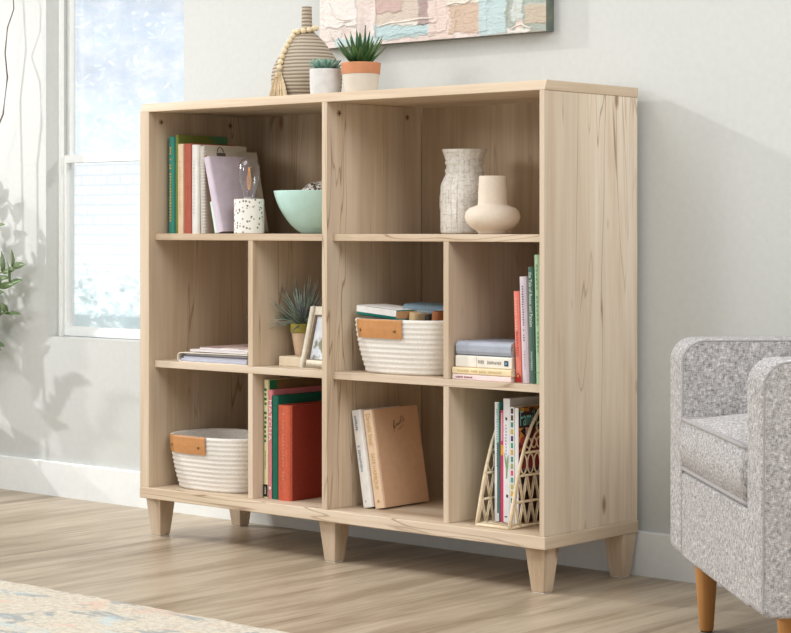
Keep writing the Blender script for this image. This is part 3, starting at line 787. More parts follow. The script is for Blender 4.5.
# --- lower left right-hand bay: four books
v4 = dict(group='books in the lower compartment left of the centre panel')
t = book('book', 'pale yellow spined book with green lettering and black foot, lower shelf', (.4232, .058, ZF), .0172, .313, .22, P(226, 220, 176, .55), **v4)
dashes(t, 'spine_print', P(48, 110, 66), .0172, .13, .29, .0095, 13, 20, gap=.45); dashes(t, 'spine_print', P(140, 150, 96), .0172, .075, .125, .004, 9, 21)
MB().box(.001, .0162, -.0008, -.0003, .004, .036).build('spine_foot_label', P(28, 26, 26), t)
dashes(t, 'label_print', P(210, 206, 200), .0172, .01, .03, .005, 6, 22, y=-.0009)
MB().box(.0172, .0178, .0065, .034, .002, .312).build('cover_band', P(44, 120, 82, .5), t)
MB().box(.0172, .0178, .0342, .219, .002, .312).build('cover_panel', P(132, 104, 70, .5), t)
t = book('book', 'pink book with white lettering reading matcha, lower shelf', (.4416, .057, ZF), .0165, .287, .2, P(222, 132, 142, .55), **v4)
spine(t, 'MATCHA', .0165, P(246, 232, 232), .0165, .262, 1.5, spacing=1.1)
MB().lathe([(.004, 0), (.004, .0004), (.0003, .0005)], 10, M=Matrix.Translation((.008, -.0002, .028)) @ Matrix.Rotation(math.pi/2, 4, 'X')).build('spine_emblem', P(246, 228, 228), t)
t = book('book', 'dark green clothbound book beside the thick rust red book', (.4588, .055, ZF), .0212, .273, .21, P(24, 104, 84, .5), rs=.2, pages=P(24, 92, 72, .7), **v4)
MB().box(.0, .0015, -.0001, .004, .0, .273).build('spine_hinge', P(18, 80, 64), t)
t = book('book', 'thick rust red clothbound book, rightmost left of the centre panel', (.4825, .050, ZF), .0475, .250, .17, plain('red_cloth', srgb(196, 96, 70), .7, .2, .1, 150, .2), rs=.18, pages=P(170, 70, 50, .8), **v4)
MB().box(.0475, .0481, .0087, .1695, 0, .25).build('cover_panel', plain('shaded_red_cloth', srgb(136, 50, 38), .7, .2, .08, 150), t)  # side board darkened: shade on the cover put into the cloth colour
dashes(t, 'spine_print', P(208, 116, 84), .0475, .05, .23, .010, 20, 23)

# --- lower right: white and peach books
w2 = dict(group='books leaning in the lower compartment right of the centre panel')
t = book('book', 'white hardcover leaning left beside the peach hardcover', (.7560, .085, ZF+.0003), .0300, .249, .155, P(236, 234, 229, .6), rot=(0, math.radians(-9.6), 0), rs=.12, **w2)
dashes(t, 'spine_print', P(146, 152, 166), .024, .185, .235, .008, 9, 30, gap=.2); dashes(t, 'spine_print', P(168, 176, 188), .024, .09, .17, .009, 14, 31, gap=.2); dashes(t, 'spine_print', P(168, 176, 188), .024, .012, .024, .006, 2, 32)
t = book('book', 'peach hardcover with gold spine lettering and handwritten scrawl on its tan cover', (.7905, .092, ZF+.0003), .0300, .2505, .178, plain('peach_cloth', srgb(234, 204, 174), .6, .25, .04, 90), rot=(0, math.radians(-9.8), 0), rs=.12, **w2)
MB().box(.0302, .0306, .009, .1775, .0005, .2500).build('cover_panel', plain('tan_cover', srgb(208, 170, 138), .55, .25, .04, 60), t)
spine(t, 'Danielle Steel', .0205, gold, .030, .242, .72)
spine(t, 'SAFE HARBOUR', .0165, gold, .030, .140, .80)
MB().lathe([(.004, 0), (.004, .0004), (.0003, .0005)], 10, M=Matrix.Translation((.015, -.0002, .018)) @ Matrix.Rotation(math.pi/2, 4, 'X')).build('spine_emblem', gold, t)
b = MB()
def sc(pts): b.tube([(.0309, .076+y*.048, .1985+z*.048) for y, z in pts], .0006, 5)
sc([(.0, -.05), (.02, .3), (.10, .42), (.13, .25), (.03, .12), (.12, .0), (.2, .12), (.25, .2), (.28, .08), (.34, .22), (.38, .1), (.44, .25), (.5, .15), (.55, .3), (.6, .2)])
sc([(.55, .2), (.62, .5), (.7, .6), (.74, .48), (.62, .36), (.72, .26), (.82, .3), (.86, .62), (.84, .3), (.95, .4)])
sc([(.02, -.2), (.05, .1), (.1, -.05)])
sc([(.35, -.12), (.5, -.06), (.62, .0), (.75, .07)])
b.build('scrawl', P(62, 48, 38), t)

# --- rattan magazine rack with magazines
rat = plain('pale_rattan', srgb(228, 211, 182), .55, .3, .12, 90, .2)
RX0, RX1, RY0 = 1.1690, 1.2690, .034
t = thing('magazine_rack', 'pale rattan magazine rack with scrolled lattice sides, lower right compartment', 'magazine rack', ((RX0+RX1)/2, RY0, ZF))
prof = [(0, .004), (.012, .05), (.025, .1), (.040, .145), (.060, .195), (.085, .240), (.115, .275), (.150, .292), (.2, .297), (.245, .297)]
def py(z):
    for (y0, z0), (y1, z1) in zip(prof, prof[1:]):
        if z0 <= z <= z1: return y0+(y1-y0)*(z-z0)/(z1-z0)
    return prof[-1][0]
for xx in (-.05, .05):
    b = MB()
    b.tube([(xx, y, z) for y, z in prof]+[(xx, .248, .15), (xx, .248, .004)], .0042, 8)
    b.tube([(xx, 0, .004), (xx, .248, .004)], .0038, 8)
    hz = (.004, .062, .124, .178)
    for z in hz[1:]: b.tube([(xx, py(z), z), (xx, .248, z)], .0034, 8)
    for k in range(2):
        z0, z1 = hz[k], hz[k+1]; st = .031
        y = py(z0)+.006
        while y < .235:
            ym = y+st*.5
            for q in (-.0022, .0022):
                b.tube([(xx+q, y, z0), (xx+q, max(ym, py(z1)), z1)], .0017, 6)
                b.tube([(xx+q, max(ym, py(z1)), z1), (xx+q, y+st, z0)], .0017, 6)
            y += st
    z0, z1 = hz[2], hz[3]
    for yk in [py(.15)+.014+.026*i for i in range(8)]:
        if yk > .24: break
        b.tube([(xx, yk+.012*math.cos(a), .151+.023*math.sin(a)) for a in [k*math.pi/8 for k in range(16)]], .002, 6, closed=True)
    for k in range(16):
        yk = py(.2)+.012+.021*(k % 8); zk = .2 if k < 8 else .236
        if yk > .238 or py(zk+.012) > yk-.004: continue
        b.tube([(xx, yk+.0105*math.cos(a), zk+.012*math.sin(a)) for a in [q*math.pi/6 for q in range(12)]], .002, 6, closed=True)
    b.tube([(xx, py(.178)+.02, .178), (xx, .1, .22), (xx, .16, .25), (xx, .15, .285)], .0024, 6)
    b.build('lattice_side', rat, t, smooth=True)
b = MB()
for y in (0, .06, .12, .18, .248): b.tube([(-.05, y, .004), (.05, y, .004)], .0038, 8)
for x in (-.03, -.01, .01, .03): b.tube([(x, 0, .0055), (x, .248, .0055)], .0026, 8)
b.build('base', rat, t, smooth=True)
mg = 'magazines in the rattan rack'
ZM = ZF+.0085
def magz(label, x, y, T, H, D, mspine, mcover, rot=0):
    o = thing('magazine', label, 'magazine', (x, y, ZM), (0, math.radians(rot), 0), mg)
    MB().box(.0006, T-.0006, .001, D-.002, .001, H-.002).build('pages', P(232, 230, 228, .8), o)
    b = MB(); b.box(0, T, -.0006, .0008, 0, H); b.build('spine', mspine, o)
    b = MB(); b.box(T-.0006, T, .0008, D, 0, H); b.box(0, .0006, .0008, D, 0, H); b.build('cover', mcover, o)
    return o
wht = P(236, 236, 238, .4)
o = magz('white spined magazine with teal cover, leftmost in the rattan rack', 1.1865, .083, .0125, .287, .2, wht, P(84, 158, 146, .4))
dashes(o, 'spine_print', P(150, 160, 168), .0125, .13, .27, .003, 24, 40)
MB().box(.0085, .0125, -.0009, -.0006, .02, .285).build('teal_edge', P(120, 186, 172, .4), o)
MB().box(.0080, .0124, -.0012, -.0009, .02, .19).build('dark_teal_edge', P(40, 98, 96, .4), o)
o = magz('deep teal thin magazine second in the rattan rack', 1.1998, .085, .0045, .240, .2, P(44, 104, 100, .4), P(40, 90, 90, .4))
o = magz('bright pink magazine third in the rattan rack', 1.2050, .083, .0090, .268, .2, P(214, 60, 104, .4), P(204, 60, 100, .4))
b = MB(); b.box(.0005, .0085, -.001, -.0006, .16, .185); b.build('spine_sticker', P(238, 160, 46), o)
MB().box(.0005, .0055, -.001, -.0006, .195, .262).build('spine_pale_block', P(232, 170, 180), o)
o = magz('tall white magazine with green leaf picture in the middle of the rattan rack', 1.2148, .081, .0190, .297, .2, wht, P(206, 206, 210, .4))
b = MB(); r = random.Random(5)
for i in range(7):
    b.blade((.0095, -.0012, .105+.004*i), (r.uniform(-.16, .16), 0, 1), (1, 0, .2), .045, .005, .1, .05, 5)
b.build('leaf_print', P(142, 170, 132, .4), o)
b = MB(); b.box(.006, .011, -.001, -.0006, .245, .252); b.box(.0085, .014, -.001, -.0006, .06, .067); b.box(.004, .011, -.001, -.0006, .012, .015); b.build('spine_marks', P(60, 56, 72), o)
dashes(o, 'spine_print', P(190, 184, 204), .019, .16, .235, .006, 10, 41, xo=.4)
o = magz('white magazine with yellow and green spine dots in the rattan rack', 1.2347, .081, .0120, .278, .2, wht, P(226, 220, 190, .4))
cols = [(70, 50, 40), (90, 70, 30), (40, 140, 110), (200, 180, 60), (60, 50, 110), (60, 160, 120), (214, 168, 60), (70, 150, 130), (150, 170, 80), (220, 70, 110), (80, 160, 140), (196, 190, 70), (214, 180, 50), (60, 120, 110), (200, 190, 120), (220, 190, 60)]
for i, c in enumerate(cols):
    MB().box(.003, .0095, -.001, -.0006, .262-i*.0165, .262-i*.0165+.0125).build('spine_block', P(*c, .4), o)
food = mag_mat('family_cover_print', (150, 52, 56), [(96, 30, 36), (190, 84, 90), (40, 28, 30), (214, 150, 60), (226, 190, 190), (110, 60, 50), (30, 24, 26)], 60)
o = magz('family magazine with red food cover, rightmost in the rattan rack', 1.2473, .083, .0110, .276, .2, wht, food)
MB().box(.0111, .0113, .001, .198, .266, .275).build('cover_top_band', mag_mat('golden_food_print', (60, 38, 26), [(200, 160, 60), (170, 110, 40), (70, 40, 30), (216, 188, 110), (40, 26, 22)], 70), o)
MB().box(.0111, .0113, .001, .198, .228, .2659).build('masthead_band', P(58, 40, 44, .4), o)
text('Family', 'masthead', .052, P(130, 206, 206, .5), o, (.0116, .004, .2490), BACK, UP, .55)
MB().box(.0111, .0113, .001, .198, .002, .13).build('cover_dark_band', mag_mat('dark_food_print', (46, 34, 40), [(60, 40, 44), (110, 50, 44), (30, 26, 34), (150, 140, 150), (80, 50, 60)], 50), o)

# ------------------------------------------------------------------ on top of the bookcase
ZP = ZT1
BV = (.447, .20)
bprof = [(.078, 0), (.084, .002), (.090, .010), (.0945, .035), (.0960, .062), (.0925, .085), (.0820, .108), (.0670, .131), (.0490, .155), (.0330, .172), (.0235, .181), (.0165, .188), (.0148, .195), (.0140, .220), (.0135, .248), (.0138, .2525), (.0115, .2525), (.011, .22), (.001, .215)]
def bv_r(z):
    for (r0, z0), (r1, z1) in zip(bprof, bprof[1:]):
        if z0 <= z <= z1: return r0+(r1-r0)*(z-z0)/(max(1e-6, z1-z0))
    return .0135
def ridge():
    m, nt, bs = new_mat('ridged_clay')
    tc = nt.nodes.new('ShaderNodeTexCoord'); sx = nt.nodes.new('ShaderNodeSeparateXYZ'); nt.links.new(tc.outputs['Object'], sx.inputs[0])
    f = noise(nt, coords(nt, (1, 1, 1), rnd=False), 16, 3)
    ml = N(nt, 'ShaderNodeMath', operation='MULTIPLY_ADD'); nt.links.new(f, ml.inputs[0]); ml.inputs[1].default_value = .004; nt.links.new(sx.outputs['Z'], ml.inputs[2])
    k = N(nt, 'ShaderNodeMath', operation='MULTIPLY'); nt.links.new(ml.outputs[0], k.inputs[0]); k.inputs[1].default_value = 2*math.pi/.0098
    s = N(nt, 'ShaderNodeMath', operation='SINE'); nt.links.new(k.outputs[0], s.inputs[0])
    h = N(nt, 'ShaderNodeMath', operation='MULTIPLY_ADD'); nt.links.new(s.outputs[0], h.inputs[0]); h.inputs[1].default_value = .5; h.inputs[2].default_value = .5
    nt.links.new(ramp(nt, h.outputs[0], [(.05, srgb(130, 116, 99)), (.4, srgb(172, 157, 138)), (.8, srgb(188, 175, 156))]), bs.inputs['Base Color'])
    bs.inputs['Roughness'].default_value = .8
    bump(nt, bs, h.outputs[0], .6, .003)
    return m
t = thing('bottle_vase', 'ridged taupe bottle vase with narrow neck on top of the bookcase', 'vase', (BV[0], BV[1], ZP))
MB().lathe(bprof, 56).build('vase_body', ridge(), t, smooth=True)
# bead garland
gt = thing('bead_garland', 'cream wooden bead garland with tassel draped over the ridged bottle vase', 'garland', (BV[0], BV[1], ZP))
beadm = plain('cream_wood_bead', srgb(226, 208, 172), .5, .3, .06, 60)
rtv, toc = Vector((.7516, .6596, 0)), Vector((.66, -.7516, 0))
seed = MB().sphere((0, 0, 0), .0078, 14, 10).build('bead', beadm, gt, smooth=True)
cord = []
def bead_at(p, first=[True]):
    if first[0]: o = seed; first[0] = False
    else: o = seed.copy(); COL.objects.link(o); o.parent = gt
    o.location = p
ringz = lambda a: .184+.010*math.sin(a)*0
n_ring = 12
for i in range(n_ring):          # around the neck, sitting where the shoulder begins
    a = 2*math.pi*i/n_ring+.25
    d = rtv*math.cos(a)+toc*math.sin(a)
    z = .189-.006*math.cos(a-2.6)
    p = d*(bv_r(z)+.0112); p.z = z+.001; bead_at(p)
# hanging strand, front left: lateral offset L (left is negative) and height
strand = [(-.036, .172), (-.0445, .158), (-.052, .144), (-.058, .129), (-.0630, .114), (-.0670, .099), (-.0690, .084)]
for L, z in strand:
    R = bv_r(z)+.0072
    q = math.sqrt(max(0, R*R-L*L))
    p = rtv*L+toc*q; p.z = z; bead_at(p)
L, z = -.0715, .071
R = bv_r(z)+.007; q = math.sqrt(R*R-L*L); tp = rtv*L+toc*q; tp.z = z
strawm = plain('jute_tassel', srgb(214, 194, 162), .9, .1, .15, 120)
b = MB(); r = random.Random(2)
for i in range(60):
    u_ = (i+.5)/60*2-1
    l0 = tp+rtv*(u_*.006)+toc*r.uniform(-.003, .004)
    Lb = -.0735+u_*.026+r.uniform(-.004, .004); Rb = .0985+.002+r.uniform(.002, .010)
    qb = math.sqrt(max(1e-4, Rb*Rb-Lb*Lb))
    bt_ = rtv*Lb+toc*qb; bt_.z = r.uniform(.0015, .006)
    Lm = (L+u_*.009)*.45+Lb*.55; Rm = bv_r(.03)+.006+r.uniform(0, .004)
    qm = math.sqrt(max(1e-4, Rm*Rm-Lm*Lm)); mid = rtv*Lm+toc*qm; mid.z = .036
    b.tube([tuple(l0), tuple(mid), tuple(bt_)], [.0013, .0015, .0012], 5)
ta = b.build('tassel', strawm, gt)
b = MB()
for k in range(4):
    zc = .070-.0035*k
    R = bv_r(zc)+.0075; Lk = L-.0005*k; qk = math.sqrt(R*R-Lk*Lk); c = rtv*Lk+toc*qk
    b.tube([tuple(c+rtv*(.0072*math.cos(a))+toc*(.0055*math.sin(a))+Vector((0, 0, zc))) for a in [j*math.pi/6 for j in range(12)]], .0018, 6, closed=True)
b.build('tassel_binding', strawm, ta)

# succulent in concrete pot
t = thing('potted_succulent', 'small rosette succulent in a white concrete pot on the bookcase top', 'plant', (.609, .10, ZP))
MB().lathe([(.036, 0), (.0385, .002), (.0402, .030), (.0405, .068), (.0395, .070), (.0365, .070), (.036, .060), (.001, .060)], 40).build('pot', plain('white_concrete', srgb(214, 213, 210), .8, .2, .07, 50, .2), t, smooth=False, bevel=.001)
MB().lathe([(.0358, .061), (.02, .064), (.001, .065)], 20, cap0=False).build('soil', P(84, 74, 62, .9, var=.3), t, smooth=True)
b = MB(); r = random.Random(4)
for i in range(38):
    a = i*ga; k = i/38; el = math.radians(84-66*k**.8)
    d = Vector((math.cos(a)*math.cos(el), math.sin(a)*math.cos(el), math.sin(el)))
    b.blade((d.x*.006, d.y*.006, .0655), d, Vector((-math.sin(a), math.cos(a), 0)), (.030+.018*k), .0160, -.15*k, .55, 6, 1.2)
b.build('rosette', leaf_mat('succulent_leaves', (82, 130, 110), (170, 202, 188), (116, 164, 150), 50), t, smooth=True, solid=.0022)

# agave in dipped terracotta pot
t = thing('potted_agave', 'green agave in a terracotta pot dipped white, on the bookcase top', 'plant', (.7165, .12, ZP))
MB().lathe([(.040, 0), (.0430, .002), (.0478, .0530)], 44).build('pot', P(216, 207, 193, .75, var=.04), t, smooth=False, bevel=.001)
MB().lathe([(.0478, .0530), (.0495, .0525), (.0518, .0800), (.0510, .0820), (.0475, .0820), (.046, .070), (.001, .070)], 44, cap0=False).build('pot_rim', plain('terracotta', srgb(200, 138, 102), .75, .2, .08, 40, .15), t, smooth=False, bevel=.001)
MB().lathe([(.0462, .0725), (.025, .077), (.001, .078)], 20, cap0=False).build('soil', P(70, 60, 48, .9, var=.3), t, smooth=True)
b = MB(); r = random.Random(8)
for i in range(24):
    a = i*ga+.5; k = i/24; el = math.radians(86-60*k**.85+r.uniform(-4, 4))
    d = Vector((math.cos(a)*math.cos(el), math.sin(a)*math.cos(el), math.sin(el)))
    b.blade((d.x*.008, d.y*.008, .0755), d, Vector((-math.sin(a), math.cos(a), 0)), r.uniform(.082, .106)*(.8+.2*(1-k)), .0205, -.10*k, .6, 8, .75)
b.build('leaves', leaf_mat('agave_leaves', (38, 70, 36), (80, 118, 62), (96, 128, 78), 30, .4), t, smooth=True, solid=.0018)

# ------------------------------------------------------------------ canvas painting on the wall
CX0, CX1, CZ0, CZ1, CY0 = .3383, 1.1265, 1.3530, 1.90, YW-.035
pt = thing('canvas_painting', 'abstract impasto canvas in blush, tan and pale blue on the wall', 'painting', ((CX0+CX1)/2, CY0, CZ0))
m, nt, bs = new_mat('impasto_paint')
tc = nt.nodes.new('ShaderNodeTexCoord')
nz = N(nt, 'ShaderNodeTexNoise', Scale=30, Detail=5, Roughness=.6); nt.links.new(tc.outputs['Object'], nz.inputs['Vector'])
sub = N(nt, 'ShaderNodeVectorMath', operation='SUBTRACT'); nt.links.new(nz.outputs['Color'], sub.inputs[0]); sub.inputs[1].default_value = (.5, .5, .5)
mad = N(nt, 'ShaderNodeVectorMath', operation='MULTIPLY_ADD'); nt.links.new(sub.outputs[0], mad.inputs[0]); mad.inputs[1].default_value = (.045, 0, .03); nt.links.new(tc.outputs['Object'], mad.inputs[2])
sx = nt.nodes.new('ShaderNodeSeparateXYZ'); nt.links.new(mad.outputs[0], sx.inputs[0])
def band(sock, lo, hi, soft=.003):
    mr = N(nt, 'ShaderNodeMapRange'); nt.links.new(sock, mr.inputs[0]); mr.inputs[1].default_value = lo-soft; mr.inputs[2].default_value = lo+soft
    m2 = N(nt, 'ShaderNodeMapRange'); nt.links.new(sock, m2.inputs[0]); m2.inputs[1].default_value = hi-soft; m2.inputs[2].default_value = hi+soft; m2.inputs[3].default_value = 1; m2.inputs[4].default_value = 0
    k = N(nt, 'ShaderNodeMath', operation='MULTIPLY'); nt.links.new(mr.outputs[0], k.inputs[0]); nt.links.new(m2.outputs[0], k.inputs[1])
    return k.outputs[0]
pcx = (CX0+CX1)/2
col = ramp(nt, noise(nt, coords(nt, (1, 1, 1), rnd=False), 14, 5, .65), [(.3, srgb(206, 184, 174)), (.5, srgb(226, 208, 200)), (.68, srgb(238, 228, 222))])
hgt = None
patches = [  # x0, x1 (world), z0, z1 above canvas bottom, colour
    (.355, .475, .055, .13, (232, 226, 220)), (.34, .42, .02, .06, (226, 214, 206)), (.40, .55, .0, .022, (186, 212, 216)),
    (.545, .80, .02, .16, (206, 188, 170)), (.55, .64, .085, .2, (196, 160, 150)),
    (.545, .760, .012, .052, (176, 208, 212)), (.60, .74, .045, .056, (226, 222, 212)),
    (.700, .765, .045, .14, (156, 128, 124)), (.735, .83, .0, .105, (226, 204, 194)),
    (.810, .935, .012, .092, (202, 172, 146)), (.80, .95, .088, .112, (226, 216, 202)),
    (.905, 1.005, .0, .11, (180, 208, 212)), (.995, 1.03, .0, .16, (150, 164, 154)), (1.02, 1.055, .03, .16, (198, 208, 202)),
    (1.05, 1.14, .0, .30, (148, 164, 154)), (1.06, 1.14, .02, .07, (186, 170, 146)), (1.00, 1.07, .0, .012, (232, 228, 220)),
    (.34, .62, .22, .40, (190, 212, 214)), (.60, .95, .20, .36, (224, 204, 194)), (.45, .8, .38, .5, (206, 182, 160)), (.8, 1.1, .34, .5, (176, 206, 208))]
for x0, x1, z0, z1, c in patches:
    k = N(nt, 'ShaderNodeMath', operation='MULTIPLY'); nt.links.new(band(sx.outputs['X'], x0-pcx, x1-pcx), k.inputs[0]); nt.links.new(band(sx.outputs['Z'], z0, z1), k.inputs[1])
    col = mix(nt, k.outputs[0], col, srgb(*c))
    if hgt is None: hgt = k.outputs[0]
    else:
        ab = N(nt, 'ShaderNodeMath', operation='MULTIPLY_ADD'); nt.links.new(k.outputs[0], ab.inputs[0]); ab.inputs[1].default_value = .6; nt.links.new(hgt, ab.inputs[2]); hgt = ab.outputs[0]
grain = noise(nt, coords(nt, (1, 1, 3), rnd=False), 40, 5, .7, .8)
col = mix(nt, .18, col, ramp(nt, grain, [(.35, srgb(190, 172, 160)), (.65, srgb(245, 242, 238))]))
nt.links.new(col, bs.inputs['Base Color']); bs.inputs['Roughness'].default_value = .5
hh = N(nt, 'ShaderNodeMath', operation='ADD'); nt.links.new(hgt, hh.inputs[0]); nt.links.new(grain, hh.inputs[1])
bump(nt, bs, hh.outputs[0], .7, .006)
hw = (CX1-CX0)/2
MB().box(-hw, hw, -.0012, .0008, 0, CZ1-CZ0).build('painted_face', m, pt)
edge_m, nt, bs = new_mat('painted_edge')
nt.links.new(ramp(nt, noise(nt, coords(nt, (1, 1, 1), rnd=False), 25, 4, .6), [(.3, srgb(78, 96, 90)), (.55, srgb(112, 116, 102)), (.7, srgb(140, 126, 100))]), bs.inputs['Base Color'])
MB().box(-hw, hw, .0008, .0345, 0, CZ1-CZ0).build('canvas_sides', edge_m, pt, bevel=.002)
ridge_m = P(228, 218, 208, .5)     # thick ridges of paint
r = random.Random(9)
def stroke(pts, w):
    MB().tube([(x-pcx, -.0016, z) for x, z in pts], w, 6).build('paint_ridge', ridge_m, pt, smooth=True)
stroke([(.372, .125), (.385, .098), (.405, .082), (.43, .074), (.455, .074)], .0028)
stroke([(.41, .072), (.43, .068), (.458, .072)], .002)
stroke([(.557, .048), (.60, .055), (.66, .056), (.71, .060), (.752, .058)], .0024)
stroke([(.80, .088), (.83, .094), (.86, .089), (.89, .100), (.93, .098), (.96, .110)], .0026)
stroke([(1.015, .010), (1.03, .018), (1.05, .022), (1.065, .014), (1.08, .010)], .0022)
stroke([(.37, .05), (.38, .03), (.395, .018)], .002)
stroke([(.545, .02), (.548, .08), (.543, .13)], .0016)

# ------------------------------------------------------------------ armchair
fab = fabric_mat()
ac = thing('armchair', 'grey tweed upholstered armchair with tapered wooden legs, right edge', 'armchair', (1.738, .007, 0), (0, 0, math.radians(-44.7)))
CW, CDp, AT, AZ0, AZ1 = .806, .50, .112, .145, .614
def rbox(x0, x1, y0, y1, z0, z1): return MB().box(x0, x1, y0, y1, z0, z1)
def arm(x0, x1):
    R = .05; K = 8
    poly = [(0, AZ0+.012), (.012, AZ0), (CDp, AZ0), (CDp, AZ1)]
    poly += [(R-R*math.sin(math.pi/2*i/K), AZ1-R+R*math.cos(math.pi/2*i/K)) for i in range(K+1)]
    b = MB(); n = len(poly)
    b.add([(x0, y, z) for y, z in poly]+[(x1, y, z) for y, z in poly], [tuple(range(n-1, -1, -1)), tuple(range(n, 2*n))]+[(i, (i+1) % n, n+(i+1) % n, n+i) for i in range(n)])
    o = b.build('arm', fab, ac, bevel=.012, bseg=3)
    for xs_ in (x0+.011, x1-.011):
        side = -1 if xs_ < (x0+x1)/2 else 1
        pb = MB(); pts = [(xs_+side*.0095, max(.006, y+.004), z-.004) for y, z in poly[3:]]+[(xs_+side*.0095, .0035, AZ0+.02)]
        pb.tube(pts, .0022, 6)
        pb.build('seam', P(160, 157, 156, .9, var=.1, scale=300), o)
    return o
arm(0, AT); arm(CW-AT, CW)
rbox(AT-.004, CW-AT+.004, .0025, CDp, AZ0+.001, .330).build('seat_base', fab, ac, bevel=.008, bseg=2)
def cushion(name, x0, x1, y0, y1, z0, z1, crown):
    nx, ny = 14, 12; b = MB()
    def surf(z, sgn, edge):
        rows = []
        for j in range(ny+1):
            row = []
            for i in range(nx+1):
                u_, v_ = i/nx*2-1, j/ny*2-1
                k = (1-abs(u_)**3.2)*(1-abs(v_)**3.2)
                row.append((x0+(x1-x0)*i/nx, y0+(y1-y0)*j/ny, z+sgn*crown*k))
            rows.append(row)
        return rows
    T_, B_ = surf(z1, 1, 0), surf(z0, -1, 0)
    per = [(j, i) for j, i in [(0, i) for i in range(nx+1)]+[(j, nx) for j in range(1, ny+1)]+[(ny, i) for i in range(nx-1, -1, -1)]+[(j, 0) for j in range(ny-1, 0, -1)]]
    b.rings(T_, closed=False); b.rings(B_, closed=False)
    tp_ = [T_[j][i] for j, i in per]; bp_ = [B_[j][i] for j, i in per]
    mid = [((t_[0]+b_[0])/2, (t_[1]+b_[1])/2-(.012 if t_[1] <= y0+1e-6 else 0), (t_[2]+b_[2])/2) for t_, b_ in zip(tp_, bp_)]
    b.rings([bp_, mid, tp_], closed=True)
    o = b.build(name, fab, ac, smooth=True)
    for ring in (tp_, bp_):
        pb = MB(); pb.tube([(x, y, z) for x, y, z in ring], .0048, 8, closed=True)
        pb.build('piping', P(166, 163, 162, .9, var=.12, scale=300), o, smooth=True)
    return o
cushion('seat_cushion', AT+.006, CW-AT-.006, .004, CDp-.10, .338, .443, .030)
rbox(AT+.001, CW-AT-.001, CDp-.085, CDp+.02, .30, .70).build('backrest', fab, ac, bevel=.03, bseg=4)
oak = wood('honey_oak', 2, light=(206, 152, 92), mid=(188, 130, 72), dark=(158, 104, 54), knot=(130, 82, 42), knots=.3)
for lx, ly in ((.185, .040), (CW-.085, .075), (.165, CDp-.10), (CW-.165, CDp-.10)):
    b = MB().lathe([(.0135, .003), (.0150, .006), (.0245, AZ0-.002), (.0245, AZ0+.0)], 24, cap1=True)
    b2 = MB(); b2.v = [(x+lx, y+ly, z) for x, y, z in b.v]; b2.f = b.f
    o = b2.build('leg', oak, ac, smooth=True)
    c = MB().lathe([(.012, 0), (.012, .003)], 16, c=(lx, ly, 0), cap1=True).build('foot_pad', P(60, 52, 46), o)

# ------------------------------------------------------------------ leafy plant at the left edge
fp = thing('floor_plant', 'leafy green plant with thin twigs at the left edge by the window', 'plant', (-1.305, .215, 0))
MB().lathe([(.10, 0), (.11, .003), (.135, .26), (.135, .28), (.127, .28), (.12, .24), (.001, .24)], 40).build('planter', P(220, 214, 204, .7), fp, smooth=False, bevel=.002)
MB().lathe([(.12, .25), (.05, .255), (.001, .257)], 20, cap0=False).build('soil', P(74, 62, 48, .9, var=.3), fp, smooth=True)
lm = leaf_mat('broad_leaves', (74, 102, 58), (126, 148, 98), (170, 180, 152), 25)
r = random.Random(31)
tips = [(.30, .13, .73), (.31, .11, .68), (.27, .13, .58), (.24, .10, .86), (.14, .12, .95), (.02, .10, 1.02), (-.10, .11, .92), (-.2, .12, .78), (.18, .06, .70), (.10, .13, .62), (.2, .12, .48), (-.06, .12, .70), (.08, .05, .82), (.14, .08, .50), (.02, .10, .58), (.05, .02, .44), (-.12, .06, .56), (.16, -.02, .60)]
stems, leaves = MB(), MB()
for tx, ty, tz in tips:
    pts = []
    for i in range(13):
        k = i/12
        pts.append(Vector((tx*(k**1.5), ty*k, .25+(tz-.25)*(1-(1-k)**1.35))))
    stems.tube([tuple(p) for p in pts], [.0045-.003*i/12 for i in range(13)], 6)
    for i in range(5, 13):
        tdir = (pts[min(i+1, 12)]-pts[i-1]).normalized()
        for sgn in (-1, 1):
            a = r.uniform(-.6, .6)
            d = tdir*.6+Vector((.6*sgn*math.cos(a), .25*math.sin(a)*sgn-.12, .35+r.uniform(-.6, .4)))
            if i == 12 and sgn > 0: d = tdir+Vector((.5, -.1, -.1))
            leaves.blade(pts[i], d, Vector((r.uniform(-.3, .3), r.uniform(.2, .9), r.uniform(.2, .9))), r.uniform(.055, .080), .027, r.uniform(.05, .3), .25, 6, 1.1)
stems.build('stems', P(120, 122, 84, .7), fp, smooth=True)
leaves.build('leaves', lm, fp, smooth=True, solid=.0008)
b = MB()
b.tube([(.10, .0, .25), (.15, .06, .7), (.21, .10, 1.1), (.265, .12, 1.22), (.275, .13, 1.34), (.25, .14, 1.42), (.275, .13, 1.50), (.295, .14, 1.56), (.28, .145, 1.66)], [.004, .0035, .003, .0028, .0026, .0024, .0022, .002, .0015], 6)
b.build('twig', P(112, 104, 88, .8), fp, smooth=True)
b = MB()
b.tube([(.05, .0, .25), (.08, .06, .9), (.13, .10, 1.3), (.19, .12, 1.45), (.16, .11, 1.6), (.12, .12, 1.62)], [.004, .003, .0026, .0024, .002, .0014], 6)
b.build('twig', P(112, 104, 88, .8), fp, smooth=True)

# ------------------------------------------------------------------ light
w = bpy.data.worlds.new('world'); S.world = w; w.use_nodes = True
nt = w.node_tree; bg = nt.nodes['Background']
tc = nt.nodes.new('ShaderNodeTexCoord')
nz = N(nt, 'ShaderNodeTexNoise', Scale=16, Detail=6, Roughness=.7); nt.links.new(tc.outputs['Generated'], nz.inputs['Vector'])
nt.links.new(ramp(nt, nz.outputs['Fac'], [(.4, (.90, .925, .95, 1)), (.6, (.96, .965, .97, 1))]), bg.inputs['Color'])
bg.inputs['Strength'].default_value = .68

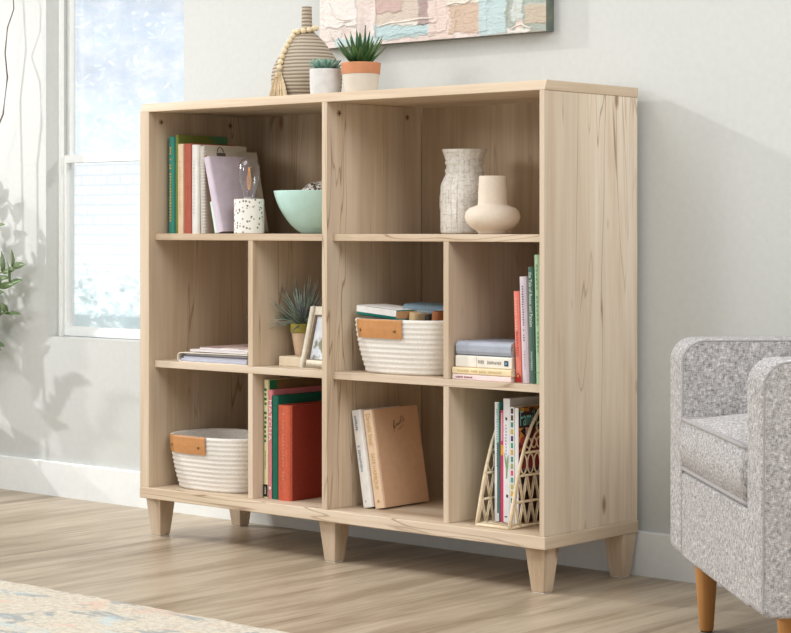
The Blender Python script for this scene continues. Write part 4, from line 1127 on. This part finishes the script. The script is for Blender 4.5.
def sun(name, d, strength, angle, color=(1, 1, 1)):
    l = bpy.data.lights.new(name, 'SUN'); l.energy = strength; l.angle = math.radians(angle); l.color = color
    o = bpy.data.objects.new(name, l); COL.objects.link(o); o.rotation_euler = Vector(d).to_track_quat('-Z', 'Y').to_euler(); o.location = (-3, -2, 3)
    return o
sun('window_sun', (3.0, 1.0, -1.3), 1.25, 1.6, (1, .98, .955))
sun('reveal_fill', (-.85, -.5, -.45), 1.7, 2.0)  # added lamp that brightens the window reveals and sash sides
l = bpy.data.lights.new('softbox', 'AREA'); l.shape = 'DISK'; l.size = 1.1; l.energy = 36; l.color = (1, .985, .96)
o = bpy.data.objects.new('softbox', l); COL.objects.link(o); o.location = (-.95, -3.85, 2.15)
o.rotation_euler = (Vector((.75, .2, .7))-o.location).to_track_quat('-Z', 'Y').to_euler()

l = bpy.data.lights.new('right_fill', 'AREA'); l.shape = 'DISK'; l.size = 2.0; l.energy = 70; l.color = (1, .99, .975)
o = bpy.data.objects.new('right_fill', l); COL.objects.link(o); o.location = (4.4, -1.6, 2.9)
o.rotation_euler = (Vector((1.4, .2, .7))-o.location).to_track_quat('-Z', 'Y').to_euler()
l = bpy.data.lights.new('top_fill', 'AREA'); l.shape = 'DISK'; l.size = 2.2; l.energy = 46; l.color = (1, .98, .95)  # overhead fill added to lift front edges and wall over the compartments
o = bpy.data.objects.new('top_fill', l); COL.objects.link(o); o.location = (-.2, -2.0, 3.6)
o.rotation_euler = (Vector((.6, .1, .5))-o.location).to_track_quat('-Z', 'Y').to_euler()
l = bpy.data.lights.new('wall_beam', 'SPOT'); l.energy = 215; l.spot_size = math.radians(52); l.spot_blend = 1.0; l.shadow_soft_size = .03  # added off-frame spot; brightens the left wall and throws leaf shadows
o = bpy.data.objects.new('wall_beam', l); COL.objects.link(o); o.location = (-3.05, -.85, 1.75)
o.rotation_euler = (Vector((-1.15, .4, .95))-o.location).to_track_quat('-Z', 'Y').to_euler()

S.view_settings.view_transform = 'Standard'
S.view_settings.look = 'None'
